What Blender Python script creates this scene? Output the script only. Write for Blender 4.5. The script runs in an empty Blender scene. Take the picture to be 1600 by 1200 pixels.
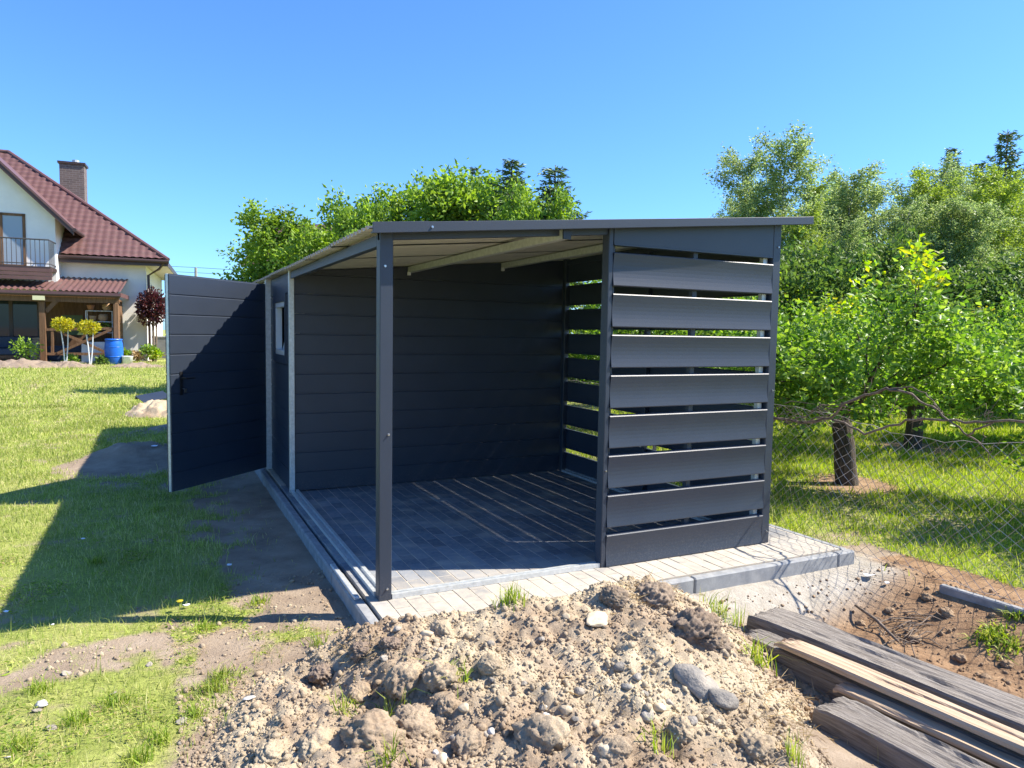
import bpy, bmesh, math, random
import numpy as np
from mathutils import Vector, Matrix

# ------------------------------------------------------------------ camera
scn = bpy.context.scene
COL = scn.collection
CAM = np.array([-1.102, -3.900, 1.541])
FPX, YAW, PITCH, ROLL = 1118.88, 0.45862, -0.07072, 0.01663      # pixels of a 1600 wide picture, radians
fw = np.array([math.sin(YAW)*math.cos(PITCH), math.cos(YAW)*math.cos(PITCH), math.sin(PITCH)])
r0 = np.array([math.cos(YAW), -math.sin(YAW), 0.0]); u0 = np.cross(r0, fw)
rt = math.cos(ROLL)*r0 + math.sin(ROLL)*u0; up = -math.sin(ROLL)*r0 + math.cos(ROLL)*u0
cd = bpy.data.cameras.new('camera'); cam = bpy.data.objects.new('camera', cd); COL.objects.link(cam)
m = Matrix.Identity(4)
for i in range(3):
    m[i][0], m[i][1], m[i][2], m[i][3] = rt[i], up[i], -fw[i], CAM[i]
cam.matrix_world = m
cd.sensor_width = 36; cd.lens = 36*FPX/1600; cd.clip_start = 0.05; cd.clip_end = 2000
scn.camera = cam
def ray(x, y): return fw + (x-800)/FPX*rt - (y-600)/FPX*up
def onz(x, y, z): d = ray(x, y); return CAM + d*(z-CAM[2])/d[2]
def onY(x, y, Y): d = ray(x, y); return CAM + d*(Y-CAM[1])/d[1]
def onX(x, y, X): d = ray(x, y); return CAM + d*(X-CAM[0])/d[0]
def atd(x, y, dep): return CAM + ray(x, y)*dep

# ------------------------------------------------------------------ sky, sun, exposure
SUN_EL, SUN_AZ = math.radians(47.6), math.atan2(0.85, -0.33)       # azimuth clockwise from +Y
w = bpy.data.worlds.new('World'); scn.world = w; w.use_nodes = True
nt = w.node_tree; nt.nodes.clear()
sky = nt.nodes.new('ShaderNodeTexSky'); sky.sky_type = 'NISHITA'; sky.sun_disc = False
sky.sun_elevation = SUN_EL; sky.sun_rotation = SUN_AZ
sky.air_density = 1.0; sky.dust_density = 0.5; sky.ozone_density = 3.0; sky.altitude = 100
bg = nt.nodes.new('ShaderNodeBackground'); bg.inputs[1].default_value = 0.09
wo = nt.nodes.new('ShaderNodeOutputWorld')
tint = nt.nodes.new('ShaderNodeMix'); tint.data_type = 'RGBA'; tint.blend_type = 'MULTIPLY'; tint.inputs[0].default_value = 1
tint.inputs[7].default_value = (.55, .90, 1.36, 1)                 # the clear deep blue of the day, the same over the whole sky
nt.links.new(sky.outputs[0], tint.inputs[6]); nt.links.new(tint.outputs[2], bg.inputs[0]); nt.links.new(bg.outputs[0], wo.inputs[0])
sd = bpy.data.lights.new('sun', 'SUN'); sd.energy = 5.0; sd.angle = math.radians(0.55); sd.color = (1.0, 0.93, 0.82)
so = bpy.data.objects.new('sun', sd); COL.objects.link(so); so.location = (8, -4, 12)
to_sun = Vector((math.sin(SUN_AZ)*math.cos(SUN_EL), math.cos(SUN_AZ)*math.cos(SUN_EL), math.sin(SUN_EL)))
so.rotation_euler = to_sun.to_track_quat('Z', 'Y').to_euler()
scn.view_settings.view_transform = 'Standard'; scn.view_settings.look = 'None'
scn.view_settings.exposure = 1.25; scn.view_settings.gamma = 1; scn.view_settings.use_curve_mapping = False

# ------------------------------------------------------------------ noise
def _h(ix, iy, s):
    n = (ix.astype(np.int64)*374761393 + iy.astype(np.int64)*668265263 + s*974711) & 0xffffffff
    n = ((n ^ (n >> 13))*1274126177) & 0xffffffff
    n = ((n ^ (n >> 16))*2246822519) & 0xffffffff
    return ((n ^ (n >> 15)) & 0xffffff)/float(0xffffff)
def vn(x, y, s=0):
    ix, iy = np.floor(x), np.floor(y); fx, fy = x-ix, y-iy
    fx = fx*fx*(3-2*fx); fy = fy*fy*(3-2*fy)
    a = _h(ix, iy, s); b = _h(ix+1, iy, s); c = _h(ix, iy+1, s); d = _h(ix+1, iy+1, s)
    return (a*(1-fx)+b*fx)*(1-fy) + (c*(1-fx)+d*fx)*fy
def fbm(x, y, o=4, s=0):
    t = 0; a = .5
    for k in range(o):
        t = t + a*(vn(x, y, s+k*17)-.5); x = x*2.03+5.1; y = y*2.03+3.7; a *= .5
    return t                                                        # about -0.5 .. 0.5
def worley(x, y, s=0):
    ix, iy = np.floor(x), np.floor(y); best = np.full(np.shape(x), 9.0)
    for dx in (-1, 0, 1):
        for dy in (-1, 0, 1):
            cx, cy = ix+dx, iy+dy
            px = cx + _h(cx, cy, s); py = cy + _h(cx, cy, s+91)
            best = np.minimum(best, (px-x)**2 + (py-y)**2)
    return np.sqrt(best)
def sstep(a, b, x):
    t = np.clip((x-a)/(b-a), 0, 1); return t*t*(3-2*t)

# ------------------------------------------------------------------ material helpers
def newmat(name):
    m = bpy.data.materials.new(name); m.use_nodes = True; n = m.node_tree; n.nodes.clear()
    o = n.nodes.new('ShaderNodeOutputMaterial'); p = n.nodes.new('ShaderNodeBsdfPrincipled')
    n.links.new(p.outputs[0], o.inputs[0]); return m, n, p
def N(n, t, **k):
    q = n.nodes.new(t)
    for a, b in k.items():
        if isinstance(b, (int, float, tuple)) and a.startswith('i'): q.inputs[int(a[1:])].default_value = b
        else: setattr(q, a, b)
    return q
def coord(n, kind, scale=(1, 1, 1)):
    if kind == 'pos': src = n.nodes.new('ShaderNodeNewGeometry').outputs['Position']
    else: src = n.nodes.new('ShaderNodeTexCoord').outputs['Object']
    mp = n.nodes.new('ShaderNodeMapping'); mp.inputs['Scale'].default_value = scale
    n.links.new(src, mp.inputs[0]); return mp.outputs[0]
def noise(n, co, scale, detail=5, rough=.6):
    t = n.nodes.new('ShaderNodeTexNoise'); t.inputs['Scale'].default_value = scale
    t.inputs['Detail'].default_value = detail; t.inputs['Roughness'].default_value = rough
    n.links.new(co, t.inputs['Vector']); return t.outputs[0]
def ramp(n, fac, stops):
    r = n.nodes.new('ShaderNodeValToRGB'); e = r.color_ramp.elements
    while len(e) < len(stops): e.new(.5)
    for k, (p, c) in enumerate(stops):
        e[k].position = p; e[k].color = (c[0], c[1], c[2], 1) if isinstance(c, tuple) else (c, c, c, 1)
    n.links.new(fac, r.inputs[0]); return r.outputs[0]
def mix(n, fac, a, b):
    x = n.nodes.new('ShaderNodeMix'); x.data_type = 'RGBA'
    for s, v in ((0, fac), (6, a), (7, b)):
        if isinstance(v, bpy.types.NodeSocket): n.links.new(v, x.inputs[s])
        elif isinstance(v, tuple): x.inputs[s].default_value = (v[0], v[1], v[2], 1)
        else: x.inputs[s].default_value = v
    return x.outputs[2]
def bump(n, p, h, strength=.3, dist=.01):
    b = n.nodes.new('ShaderNodeBump'); b.inputs['Strength'].default_value = strength; b.inputs['Distance'].default_value = dist
    n.links.new(h, b.inputs['Height']); n.links.new(b.outputs[0], p.inputs['Normal'])
def setc(n, p, c):
    if isinstance(c, tuple): p.inputs['Base Color'].default_value = (c[0], c[1], c[2], 1)
    else: n.links.new(c, p.inputs['Base Color'])
def simple(name, c1, c2=None, scale=8, rough=.6, bs=.2, bscale=60, bd=.004, metal=0, stretch=(1, 1, 1), kind='pos', spec=.5, lo=.35, hi=.65, rnd=0):
    m, n, p = newmat(name); co = coord(n, kind, stretch)
    p.inputs['Roughness'].default_value = rough; p.inputs['Metallic'].default_value = metal
    p.inputs['Specular IOR Level'].default_value = spec
    col = c1
    if c2: col = ramp(n, noise(n, co, scale), [(lo, c1), (hi, c2)])
    if rnd:
        oi = n.nodes.new('ShaderNodeObjectInfo'); v = ramp(n, oi.outputs['Random'], [(0, 1-rnd), (1, 1+rnd)])
        mm = n.nodes.new('ShaderNodeMix'); mm.data_type = 'RGBA'; mm.blend_type = 'MULTIPLY'; mm.inputs[0].default_value = 1
        if isinstance(col, tuple): mm.inputs[6].default_value = (*col, 1)
        else: n.links.new(col, mm.inputs[6])
        n.links.new(v, mm.inputs[7]); col = mm.outputs[2]
    setc(n, p, col)
    if bs: bump(n, p, noise(n, co, bscale, 4), bs, bd)
    return m
def leafmat(name, cols, trans=.35, rough=.45, spec=.35):
    """leaf: random tint per leaf, translucent"""
    m, n, p = newmat(name)
    g = n.nodes.new('ShaderNodeNewGeometry')
    k = len(cols); c = ramp(n, g.outputs['Random Per Island'], [(i/(k-1), cols[i]) for i in range(k)])
    pos = coord(n, 'pos'); big = ramp(n, noise(n, pos, 1.3, 3), [(.3, .75), (.7, 1.2)])
    mm = n.nodes.new('ShaderNodeMix'); mm.data_type = 'RGBA'; mm.blend_type = 'MULTIPLY'; mm.inputs[0].default_value = 1
    n.links.new(c, mm.inputs[6]); n.links.new(big, mm.inputs[7]); c = mm.outputs[2]
    n.links.new(c, p.inputs['Base Color']); p.inputs['Roughness'].default_value = rough; p.inputs['Specular IOR Level'].default_value = spec
    t = n.nodes.new('ShaderNodeBsdfTranslucent')
    hs = n.nodes.new('ShaderNodeHueSaturation'); hs.inputs['Hue'].default_value = .492; hs.inputs['Saturation'].default_value = 1.15; hs.inputs['Value'].default_value = 1.6
    n.links.new(c, hs.inputs['Color']); n.links.new(hs.outputs[0], t.inputs[0])
    mx = n.nodes.new('ShaderNodeMixShader'); mx.inputs[0].default_value = trans
    out = [q for q in n.nodes if q.type == 'OUTPUT_MATERIAL'][0]
    n.links.new(p.outputs[0], mx.inputs[1]); n.links.new(t.outputs[0], mx.inputs[2]); n.links.new(mx.outputs[0], out.inputs[0])
    return m

MT = {}
def anthmat():
    m, n, p = newmat('anthracite_coated_steel'); co = coord(n, 'pos')
    base = ramp(n, noise(n, co, 3), [(.35, (.019, .030, .051)), (.65, (.023, .035, .057))])
    # dried mud splashes near the ground and a thin uneven film of dust elsewhere
    sx = n.nodes.new('ShaderNodeSeparateXYZ'); n.links.new(co, sx.inputs[0])
    lowz = ramp(n, sx.outputs[2], [(.0, 1.0), (.20, 0.0)])
    spl = ramp(n, noise(n, co, 90, 7, .75), [(.50, .02), (.72, .34)])
    mu = n.nodes.new('ShaderNodeMath'); mu.operation = 'MULTIPLY'; n.links.new(lowz, mu.inputs[0]); n.links.new(spl, mu.inputs[1])
    film = ramp(n, noise(n, co, 2.2, 6, .6), [(.45, 0.0), (.8, .02)])
    ad = n.nodes.new('ShaderNodeMath'); ad.operation = 'MAXIMUM'; n.links.new(mu.outputs[0], ad.inputs[0]); n.links.new(film, ad.inputs[1])
    setc(n, p, mix(n, ad.outputs[0], base, (.33, .29, .235)))
    p.inputs['Roughness'].default_value = .46; p.inputs['Specular IOR Level'].default_value = .65; p.inputs['Diffuse Roughness'].default_value = 1.0
    bump(n, p, noise(n, co, 420, 3), .22, .003); return m
MT['anth'] = anthmat()
MT['anth_in'] = MT['anth']
MT['galv'] = simple('galvanised_steel', (.46, .48, .47), (.60, .62, .61), 30, .38, .05, 200, .001, metal=.35)
MT['under'] = simple('sheet_back_coat', (.42, .41, .37), (.48, .47, .42), 6, .5, .05, 90, .002)
MT['black'] = simple('black_plastic', (.012, .012, .013), None, rough=.4, bs=0)
MT['steel'] = simple('zinc_screw', (.55, .55, .55), None, rough=.3, bs=0, metal=1)
MT['pvc'] = simple('white_pvc', (.62, .64, .66), None, rough=.35, bs=0)
def glass(name, tint=(.03, .04, .05), rough=.03):
    m, n, p = newmat(name); setc(n, p, tint); p.inputs['Roughness'].default_value = rough; p.inputs['Specular IOR Level'].default_value = .4
    return m
MT['glass'] = glass('dark_window_glass')
MT['glass_b'] = glass('curtained_window_glass', (.28, .33, .38), .05)
MT['kerb'] = simple('concrete_kerb', (.20, .205, .21), (.30, .30, .29), 14, .85, .5, 220, .003)
def pavermat():
    m, n, p = newmat('sanded_concrete_paver'); co = coord(n, 'pos')
    oi = n.nodes.new('ShaderNodeObjectInfo')
    base = ramp(n, oi.outputs['Random'], [(0, (.10, .122, .155)), (.5, (.145, .168, .20)), (1, (.20, .22, .245))])
    d = ramp(n, noise(n, co, 3.2, 6, .62), [(.46, 0.0), (.66, .55)])
    d2 = ramp(n, noise(n, co, 26, 4, .6), [(.42, .04), (.70, .25)])
    mx = n.nodes.new('ShaderNodeMath'); mx.operation = 'MAXIMUM'; 
    mu = n.nodes.new('ShaderNodeMath'); mu.operation = 'MULTIPLY'; mu.inputs[1].default_value = .85
    n.links.new(d, mu.inputs[0]); n.links.new(mu.outputs[0], mx.inputs[0]); n.links.new(d2, mx.inputs[1])
    # patchy warm pale tone, strongest on the outer apron, fading towards the back
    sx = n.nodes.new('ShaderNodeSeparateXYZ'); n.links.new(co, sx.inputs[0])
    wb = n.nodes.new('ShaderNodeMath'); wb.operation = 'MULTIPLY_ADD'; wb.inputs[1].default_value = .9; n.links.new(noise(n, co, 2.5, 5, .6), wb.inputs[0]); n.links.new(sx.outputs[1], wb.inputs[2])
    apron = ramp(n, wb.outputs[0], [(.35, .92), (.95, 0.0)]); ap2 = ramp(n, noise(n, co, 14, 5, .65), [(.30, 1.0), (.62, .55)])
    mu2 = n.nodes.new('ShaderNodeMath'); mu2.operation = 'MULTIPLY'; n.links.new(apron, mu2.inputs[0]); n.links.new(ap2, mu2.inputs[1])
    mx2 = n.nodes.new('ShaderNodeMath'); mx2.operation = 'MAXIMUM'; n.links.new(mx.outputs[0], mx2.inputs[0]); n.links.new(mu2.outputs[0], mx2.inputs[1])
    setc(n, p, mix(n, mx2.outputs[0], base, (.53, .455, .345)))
    p.inputs['Roughness'].default_value = .9; p.inputs['Specular IOR Level'].default_value = .25
    bump(n, p, noise(n, co, 180, 3), .5, .003); return m
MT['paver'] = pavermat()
MT['sand'] = simple('joint_sand', (.46, .40, .31), (.54, .475, .375), 20, .95, .6, 300, .004, spec=.1)
def groundmat():
    m, n, p = newmat('lawn_and_bare_soil'); co = coord(n, 'pos')
    at = n.nodes.new('ShaderNodeVertexColor'); at.layer_name = 'bare'
    sp = n.nodes.new('ShaderNodeSeparateColor'); n.links.new(at.outputs[0], sp.inputs[0])
    nz = noise(n, co, 9, 6, .65)
    ad = n.nodes.new('ShaderNodeMath'); ad.operation = 'MULTIPLY_ADD'; ad.inputs[1].default_value = .55; ad.inputs[2].default_value = -.275
    n.links.new(nz, ad.inputs[0])
    sm = n.nodes.new('ShaderNodeMath'); n.links.new(ad.outputs[0], sm.inputs[0]); n.links.new(sp.outputs[0], sm.inputs[1])
    fac = ramp(n, sm.outputs[0], [(.38, 0.0), (.56, 1.0)])
    g = ramp(n, noise(n, co, 2.2, 8, .7), [(.28, (.16, .205, .04)), (.5, (.27, .30, .075)), (.72, (.37, .355, .13))])
    fine = ramp(n, noise(n, co, 45, 5, .7), [(.3, .72), (.7, 1.28)])
    mm = n.nodes.new('ShaderNodeMix'); mm.data_type = 'RGBA'; mm.blend_type = 'MULTIPLY'; mm.inputs[0].default_value = 1
    n.links.new(g, mm.inputs[6]); n.links.new(fine, mm.inputs[7])
    s = ramp(n, noise(n, co, 3.5, 8, .65), [(.3, (.215, .16, .115)), (.55, (.32, .25, .18)), (.75, (.41, .33, .25))])
    pale = mix(n, sp.outputs[1], s, ramp(n, noise(n, co, 12, 5), [(.35, (.33, .295, .24)), (.65, (.43, .39, .33))]))
    red = mix(n, sp.outputs[2], pale, ramp(n, noise(n, co, 7, 7, .7), [(.32, (.16, .095, .055)), (.6, (.33, .21, .12)), (.8, (.42, .29, .17))]))
    setc(n, p, mix(n, fac, mm.outputs[2], red))
    p.inputs['Roughness'].default_value = .95; p.inputs['Specular IOR Level'].default_value = .12
    bump(n, p, noise(n, co, 55, 8, .72), .7, .025); return m
MT['ground'] = groundmat()
def soilmat(name, c, pale):
    m, n, p = newmat(name); co = coord(n, 'pos')
    s = ramp(n, noise(n, co, 4, 8, .65), [(.3, c[0]), (.5, c[1]), (.7, c[2])])
    s = mix(n, ramp(n, noise(n, co, 1.6, 4), [(.45, 0.0), (.62, 1.0)]), s, pale)
    s = mix(n, ramp(n, noise(n, co, 2.7, 5, .6), [(.58, 0.0), (.74, .6)]), s, tuple(q*.8 for q in c[0]))
    f = ramp(n, noise(n, co, 120, 4, .7), [(.3, .78), (.7, 1.2)])
    mm = n.nodes.new('ShaderNodeMix'); mm.data_type = 'RGBA'; mm.blend_type = 'MULTIPLY'; mm.inputs[0].default_value = 1
    n.links.new(s, mm.inputs[6]); n.links.new(f, mm.inputs[7]); setc(n, p, mm.outputs[2])
    p.inputs['Roughness'].default_value = .95; p.inputs['Specular IOR Level'].default_value = .1
    bump(n, p, noise(n, co, 140, 6, .75), .75, .012); return m
MT['soil'] = soilmat('dug_sandy_soil', ((.235, .165, .108), (.355, .27, .185), (.44, .35, .245)), (.48, .395, .27))
MT['soil_d'] = soilmat('dark_topsoil', ((.17, .125, .095), (.25, .19, .145), (.31, .245, .185)), (.27, .21, .15))
MT['soil_r'] = soilmat('reddish_dug_soil', ((.16, .10, .06), (.27, .18, .11), (.35, .245, .155)), (.37, .265, .17))
MT['stone_g'] = simple('grey_granite_stone', (.19, .175, .155), (.34, .295, .235), 14, .9, .8, 70, .012, kind='pos', rnd=.2)
MT['stone_t'] = simple('tan_sandstone', (.40, .31, .20), (.52, .43, .30), 18, .9, .5, 80, .006, rnd=.2)
MT['stone_w'] = simple('pale_limestone', (.42, .405, .37), (.55, .53, .49), 22, .85, .4, 90, .004, rnd=.1)
MT['grass'] = leafmat('mown_grass_blades', [(.18, .25, .045), (.28, .355, .075), (.39, .43, .12), (.54, .50, .25)], .35, .55, .2)
MT['grass_l'] = leafmat('lush_grass_blades', [(.12, .20, .022), (.20, .30, .036), (.32, .40, .06), (.46, .45, .15)], .4, .5, .25)
MT['straw'] = leafmat('dry_straw', [(.34, .24, .12), (.46, .35, .19), (.40, .30, .16)], .15, .7, .15)
MT['apple'] = leafmat('fruit_tree_leaves', [(.08, .165, .028), (.14, .265, .042), (.22, .35, .06), (.32, .43, .09)], .42, .42, .3)
MT['young'] = leafmat('young_shoot_leaves', [(.20, .36, .03), (.30, .42, .04), (.38, .34, .06)], .45, .4, .4)
MT['maple'] = leafmat('garden_tree_leaves', [(.11, .20, .035), (.20, .32, .05), (.30, .42, .08)], .42, .45, .25)
MT['birch'] = leafmat('birch_leaves', [(.12, .185, .07), (.20, .285, .10), (.30, .39, .145), (.39, .46, .19)], .4, .45, .28)
MT['birch2'] = leafmat('yellow_green_birch_leaves', [(.13, .20, .04), (.23, .32, .06), (.33, .42, .085)], .42, .45, .28)
MT['hedge'] = leafmat('hedge_leaves', [(.06, .115, .03), (.11, .185, .045), (.17, .26, .06)], .35, .5, .2)
MT['spruce'] = leafmat('spruce_needles', [(.05, .095, .035), (.10, .165, .055), (.16, .24, .08)], .1, .5, .3)
MT['red'] = leafmat('dark_red_leaves', [(.035, .010, .013), (.075, .02, .022), (.13, .045, .04)], .2, .35, .5)
MT['yellow'] = leafmat('golden_leaves', [(.34, .32, .03), (.52, .46, .035), (.24, .29, .035)], .35, .45, .3)
MT['bark'] = simple('fruit_tree_bark', (.045, .034, .026), (.11, .085, .065), 30, .9, .9, 45, .02, stretch=(1, 1, .25))
MT['bbark'] = simple('birch_bark', (.10, .09, .08), (.52, .50, .46), 9, .8, .4, 40, .01, stretch=(1, 1, 2.5), lo=.42, hi=.55)
MT['twig'] = simple('dead_vine_wood', (.10, .072, .05), (.22, .165, .12), 22, .85, .6, 80, .006)
def woodmat(name, a, b, c, rough=.85, grain=(2.2, 2.2, 2.2), sc=7, bs=.6):
    m, n, p = newmat(name); co = coord(n, 'obj', grain)
    t = noise(n, co, sc, 9, .68); col = ramp(n, t, [(.28, a), (.5, b), (.72, c)])
    oi = n.nodes.new('ShaderNodeObjectInfo'); v = ramp(n, oi.outputs['Random'], [(0, .85), (1, 1.12)])
    mm = n.nodes.new('ShaderNodeMix'); mm.data_type = 'RGBA'; mm.blend_type = 'MULTIPLY'; mm.inputs[0].default_value = 1
    n.links.new(col, mm.inputs[6]); n.links.new(v, mm.inputs[7]); setc(n, p, mm.outputs[2])
    p.inputs['Roughness'].default_value = rough; p.inputs['Specular IOR Level'].default_value = .2
    bump(n, p, t, bs, .02); return m
MT['sleeper'] = woodmat('weathered_grey_timber', (.095, .078, .064), (.25, .22, .19), (.38, .345, .305), grain=(34, 2.2, 34), sc=2.4, bs=1.0)
MT['plank'] = woodmat('pale_old_plank', (.24, .165, .105), (.42, .31, .21), (.52, .41, .29), grain=(26, .9, 26), sc=2.2, bs=.4)
MT['porchwood'] = woodmat('stained_porch_timber', (.095, .052, .028), (.165, .092, .05), (.225, .132, .075), grain=(14, 14, 1), sc=2, bs=.2)
MT['plaster'] = simple('white_render', (.74, .72, .67), (.80, .78, .73), 2, .9, .15, 120, .003)
MT['tile'] = simple('oxide_red_metal_tile', (.105, .052, .047), (.135, .068, .060), 4, .48, .1, 60, .003)
MT['dbrown'] = simple('dark_brown_trim', (.045, .024, .020), None, rough=.45, bs=0)
MT['soffit'] = simple('soffit_board', (.42, .37, .30), None, rough=.7, bs=0)
MT['iron'] = simple('dark_railing', (.05, .045, .045), None, rough=.5, bs=0)
def brickmat():
    m, n, p = newmat('chimney_clinker'); co = coord(n, 'obj')
    sx = n.nodes.new('ShaderNodeSeparateXYZ'); n.links.new(co, sx.inputs[0])
    ad = n.nodes.new('ShaderNodeMath'); n.links.new(sx.outputs[0], ad.inputs[0]); n.links.new(sx.outputs[1], ad.inputs[1])
    cb = n.nodes.new('ShaderNodeCombineXYZ'); n.links.new(ad.outputs[0], cb.inputs[0]); n.links.new(sx.outputs[2], cb.inputs[1])
    t = n.nodes.new('ShaderNodeTexBrick'); n.links.new(cb.outputs[0], t.inputs[0]); t.inputs['Scale'].default_value = 1
    t.inputs['Color1'].default_value = (.095, .07, .062, 1); t.inputs['Color2'].default_value = (.135, .10, .088, 1); t.inputs['Mortar'].default_value = (.19, .165, .15, 1)
    t.inputs['Mortar Size'].default_value = .008; t.inputs['Brick Width'].default_value = .25; t.inputs['Row Height'].default_value = .09
    setc(n, p, t.outputs[0]); p.inputs['Roughness'].default_value = .8; return m
MT['brick'] = brickmat()
MT['blue'] = simple('blue_hdpe_plastic', (.012, .115, .52), None, rough=.35, bs=0)
MT['white_p'] = simple('white_plastic', (.75, .76, .78), None, rough=.4, bs=0)
MT['grey_p'] = simple('grey_plastic', (.12, .12, .125), (.15, .15, .155), 5, .5, 0)
MT['clay'] = simple('terracotta', (.38, .17, .09), (.45, .22, .12), 12, .8, .2, 60, .004)
MT['wicker'] = simple('wicker', (.36, .22, .12), (.48, .31, .18), 30, .8, .5, 80, .01)
MT['concrete'] = simple('old_concrete', (.20, .20, .20), (.32, .31, .30), 12, .9, .5, 120, .004)
MT['wire'] = simple('rusty_galvanised_wire', (.17, .135, .11), (.50, .46, .42), 7, .5, 0, metal=.25)
MT['paper'] = simple('white_litter', (.8, .81, .83), None, rough=.6, bs=0)
MT['lamp'] = simple('yellowed_lamp_cover', (.62, .60, .36), None, rough=.4, bs=0)
MT['card'] = simple('cardboard', (.36, .25, .15), None, rough=.8, bs=0)
MT['fabric'] = simple('dark_blue_fabric', (.03, .045, .075), (.045, .06, .09), 20, .9, .2)
MT['poppy'] = simple('painted_panel', (.10, .14, .06), (.14, .19, .08), 5, .7, 0)

# ------------------------------------------------------------------ mesh helpers
class MB:
    def __init__(s): s.v = []; s.f = []; s.mi = []
    def add(s, vs, fs, mi=0):
        b = len(s.v); s.v += [tuple(map(float, q)) for q in vs]
        for f in fs: s.f.append(tuple(b+i for i in f)); s.mi.append(mi)
        return s
    def box(s, x0, x1, y0, y1, z0, z1, mi=0):
        return s.add([(x0,y0,z0),(x1,y0,z0),(x1,y1,z0),(x0,y1,z0),(x0,y0,z1),(x1,y0,z1),(x1,y1,z1),(x0,y1,z1)],
                     [(0,3,2,1),(4,5,6,7),(0,1,5,4),(1,2,6,5),(2,3,7,6),(3,0,4,7)], mi)
    def bar(s, a, b, w, h, upv=(0, 0, 1), mi=0):
        a, b = Vector(a), Vector(b); d = (b-a).normalized(); sd = d.cross(Vector(upv))
        if sd.length < 1e-4: sd = d.cross(Vector((1, 0, 0)))
        sd.normalize(); u = sd.cross(d); vs = []
        for p in (a, b):
            for sx, su in ((-1,-1),(1,-1),(1,1),(-1,1)): vs.append(p + sd*sx*w/2 + u*su*h/2)
        return s.add(vs, [(0,1,2,3),(7,6,5,4),(0,4,5,1),(1,5,6,2),(2,6,7,3),(3,7,4,0)], mi)
    def prism(s, prof, fn, a0, a1, mi=0):
        """prof: closed 2-D outline; fn(p, q, a) -> xyz; extruded from a0 to a1"""
        n = len(prof)
        vs = [fn(p, q, a0) for p, q in prof] + [fn(p, q, a1) for p, q in prof]
        fs = [(i, (i+1) % n, n+(i+1) % n, n+i) for i in range(n)] + [tuple(range(n-1, -1, -1)), tuple(range(n, 2*n))]
        return s.add(vs, fs, mi)
    def tube(s, pts, rad, n=6, mi=0, cap=True):
        pts = [Vector(p) for p in pts]; k = len(pts)
        if not hasattr(rad, '__len__'): rad = [rad]*k
        vs = []; ref = Vector((.31, .17, .93))
        for i, p in enumerate(pts):
            d = (pts[min(i+1, k-1)]-pts[max(i-1, 0)]).normalized()
            a = d.cross(ref)
            if a.length < .05: a = d.cross(Vector((1, 0, 0)))
            a.normalize(); b = d.cross(a)
            for j in range(n):
                t = 2*math.pi*j/n; vs.append(p + (a*math.cos(t)+b*math.sin(t))*rad[i])
        fs = [(i*n+j, i*n+(j+1) % n, (i+1)*n+(j+1) % n, (i+1)*n+j) for i in range(k-1) for j in range(n)]
        if cap: fs += [tuple(range(n-1, -1, -1)), tuple(range((k-1)*n, k*n))]
        return s.add(vs, fs, mi)
    def lathe(s, prof, c=(0, 0, 0), n=20, mi=0):
        vs = [(c[0]+r*math.cos(2*math.pi*j/n), c[1]+r*math.sin(2*math.pi*j/n), c[2]+z) for r, z in prof for j in range(n)]
        k = len(prof)
        fs = [(i*n+j, i*n+(j+1) % n, (i+1)*n+(j+1) % n, (i+1)*n+j) for i in range(k-1) for j in range(n)]
        fs += [tuple(range(n-1, -1, -1)), tuple(range((k-1)*n, k*n))]
        return s.add(vs, fs, mi)
    def mesh(s, name, mats, bev=0, smooth=False):
        me = bpy.data.meshes.new(name); me.from_pydata(s.v, [], s.f)
        for q in (mats if isinstance(mats, (list, tuple)) else [mats]): me.materials.append(q)
        if any(s.mi): me.polygons.foreach_set('material_index', s.mi)
        bm = bmesh.new(); bm.from_mesh(me)
        bmesh.ops.recalc_face_normals(bm, faces=bm.faces)
        if bev:
            ed = [e for e in bm.edges if len(e.link_faces) == 2 and e.calc_face_angle(0) > .5]
            bmesh.ops.bevel(bm, geom=ed, offset=bev, segments=1, affect='EDGES', profile=.5)
        bm.to_mesh(me); bm.free()
        if smooth: me.polygons.foreach_set('use_smooth', [True]*len(me.polygons))
        me.update(); return me
    def build(s, name, mats, parent=None, bev=0, smooth=False, loc=None):
        o = link(name, s.mesh(name, mats, bev, smooth), parent)
        if loc is not None: o.location = loc
        elif parent is not None: o.location = -Vector(ORG.get(parent.name, (0, 0, 0)))   # geometry given in world metres
        return o
ORG = {}
def link(name, me, parent=None, loc=(0, 0, 0), rot=(0, 0, 0), scale=None):
    o = bpy.data.objects.new(name, me); COL.objects.link(o)
    if parent is not None: o.parent = parent
    o.location = loc; o.rotation_euler = rot
    if scale is not None: o.scale = scale
    return o
def tag(o, label=None, cat=None, group=None, kind=None):
    if label: o['label'] = label
    if cat: o['category'] = cat
    if group: o['group'] = group
    if kind: o['kind'] = kind
    return o
def thing(name, label, cat, loc=(0, 0, 0), group=None):
    o = link(name, None, None, loc); ORG[o.name] = tuple(loc); o.empty_display_size = .1
    return tag(o, label, cat, group)
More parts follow.
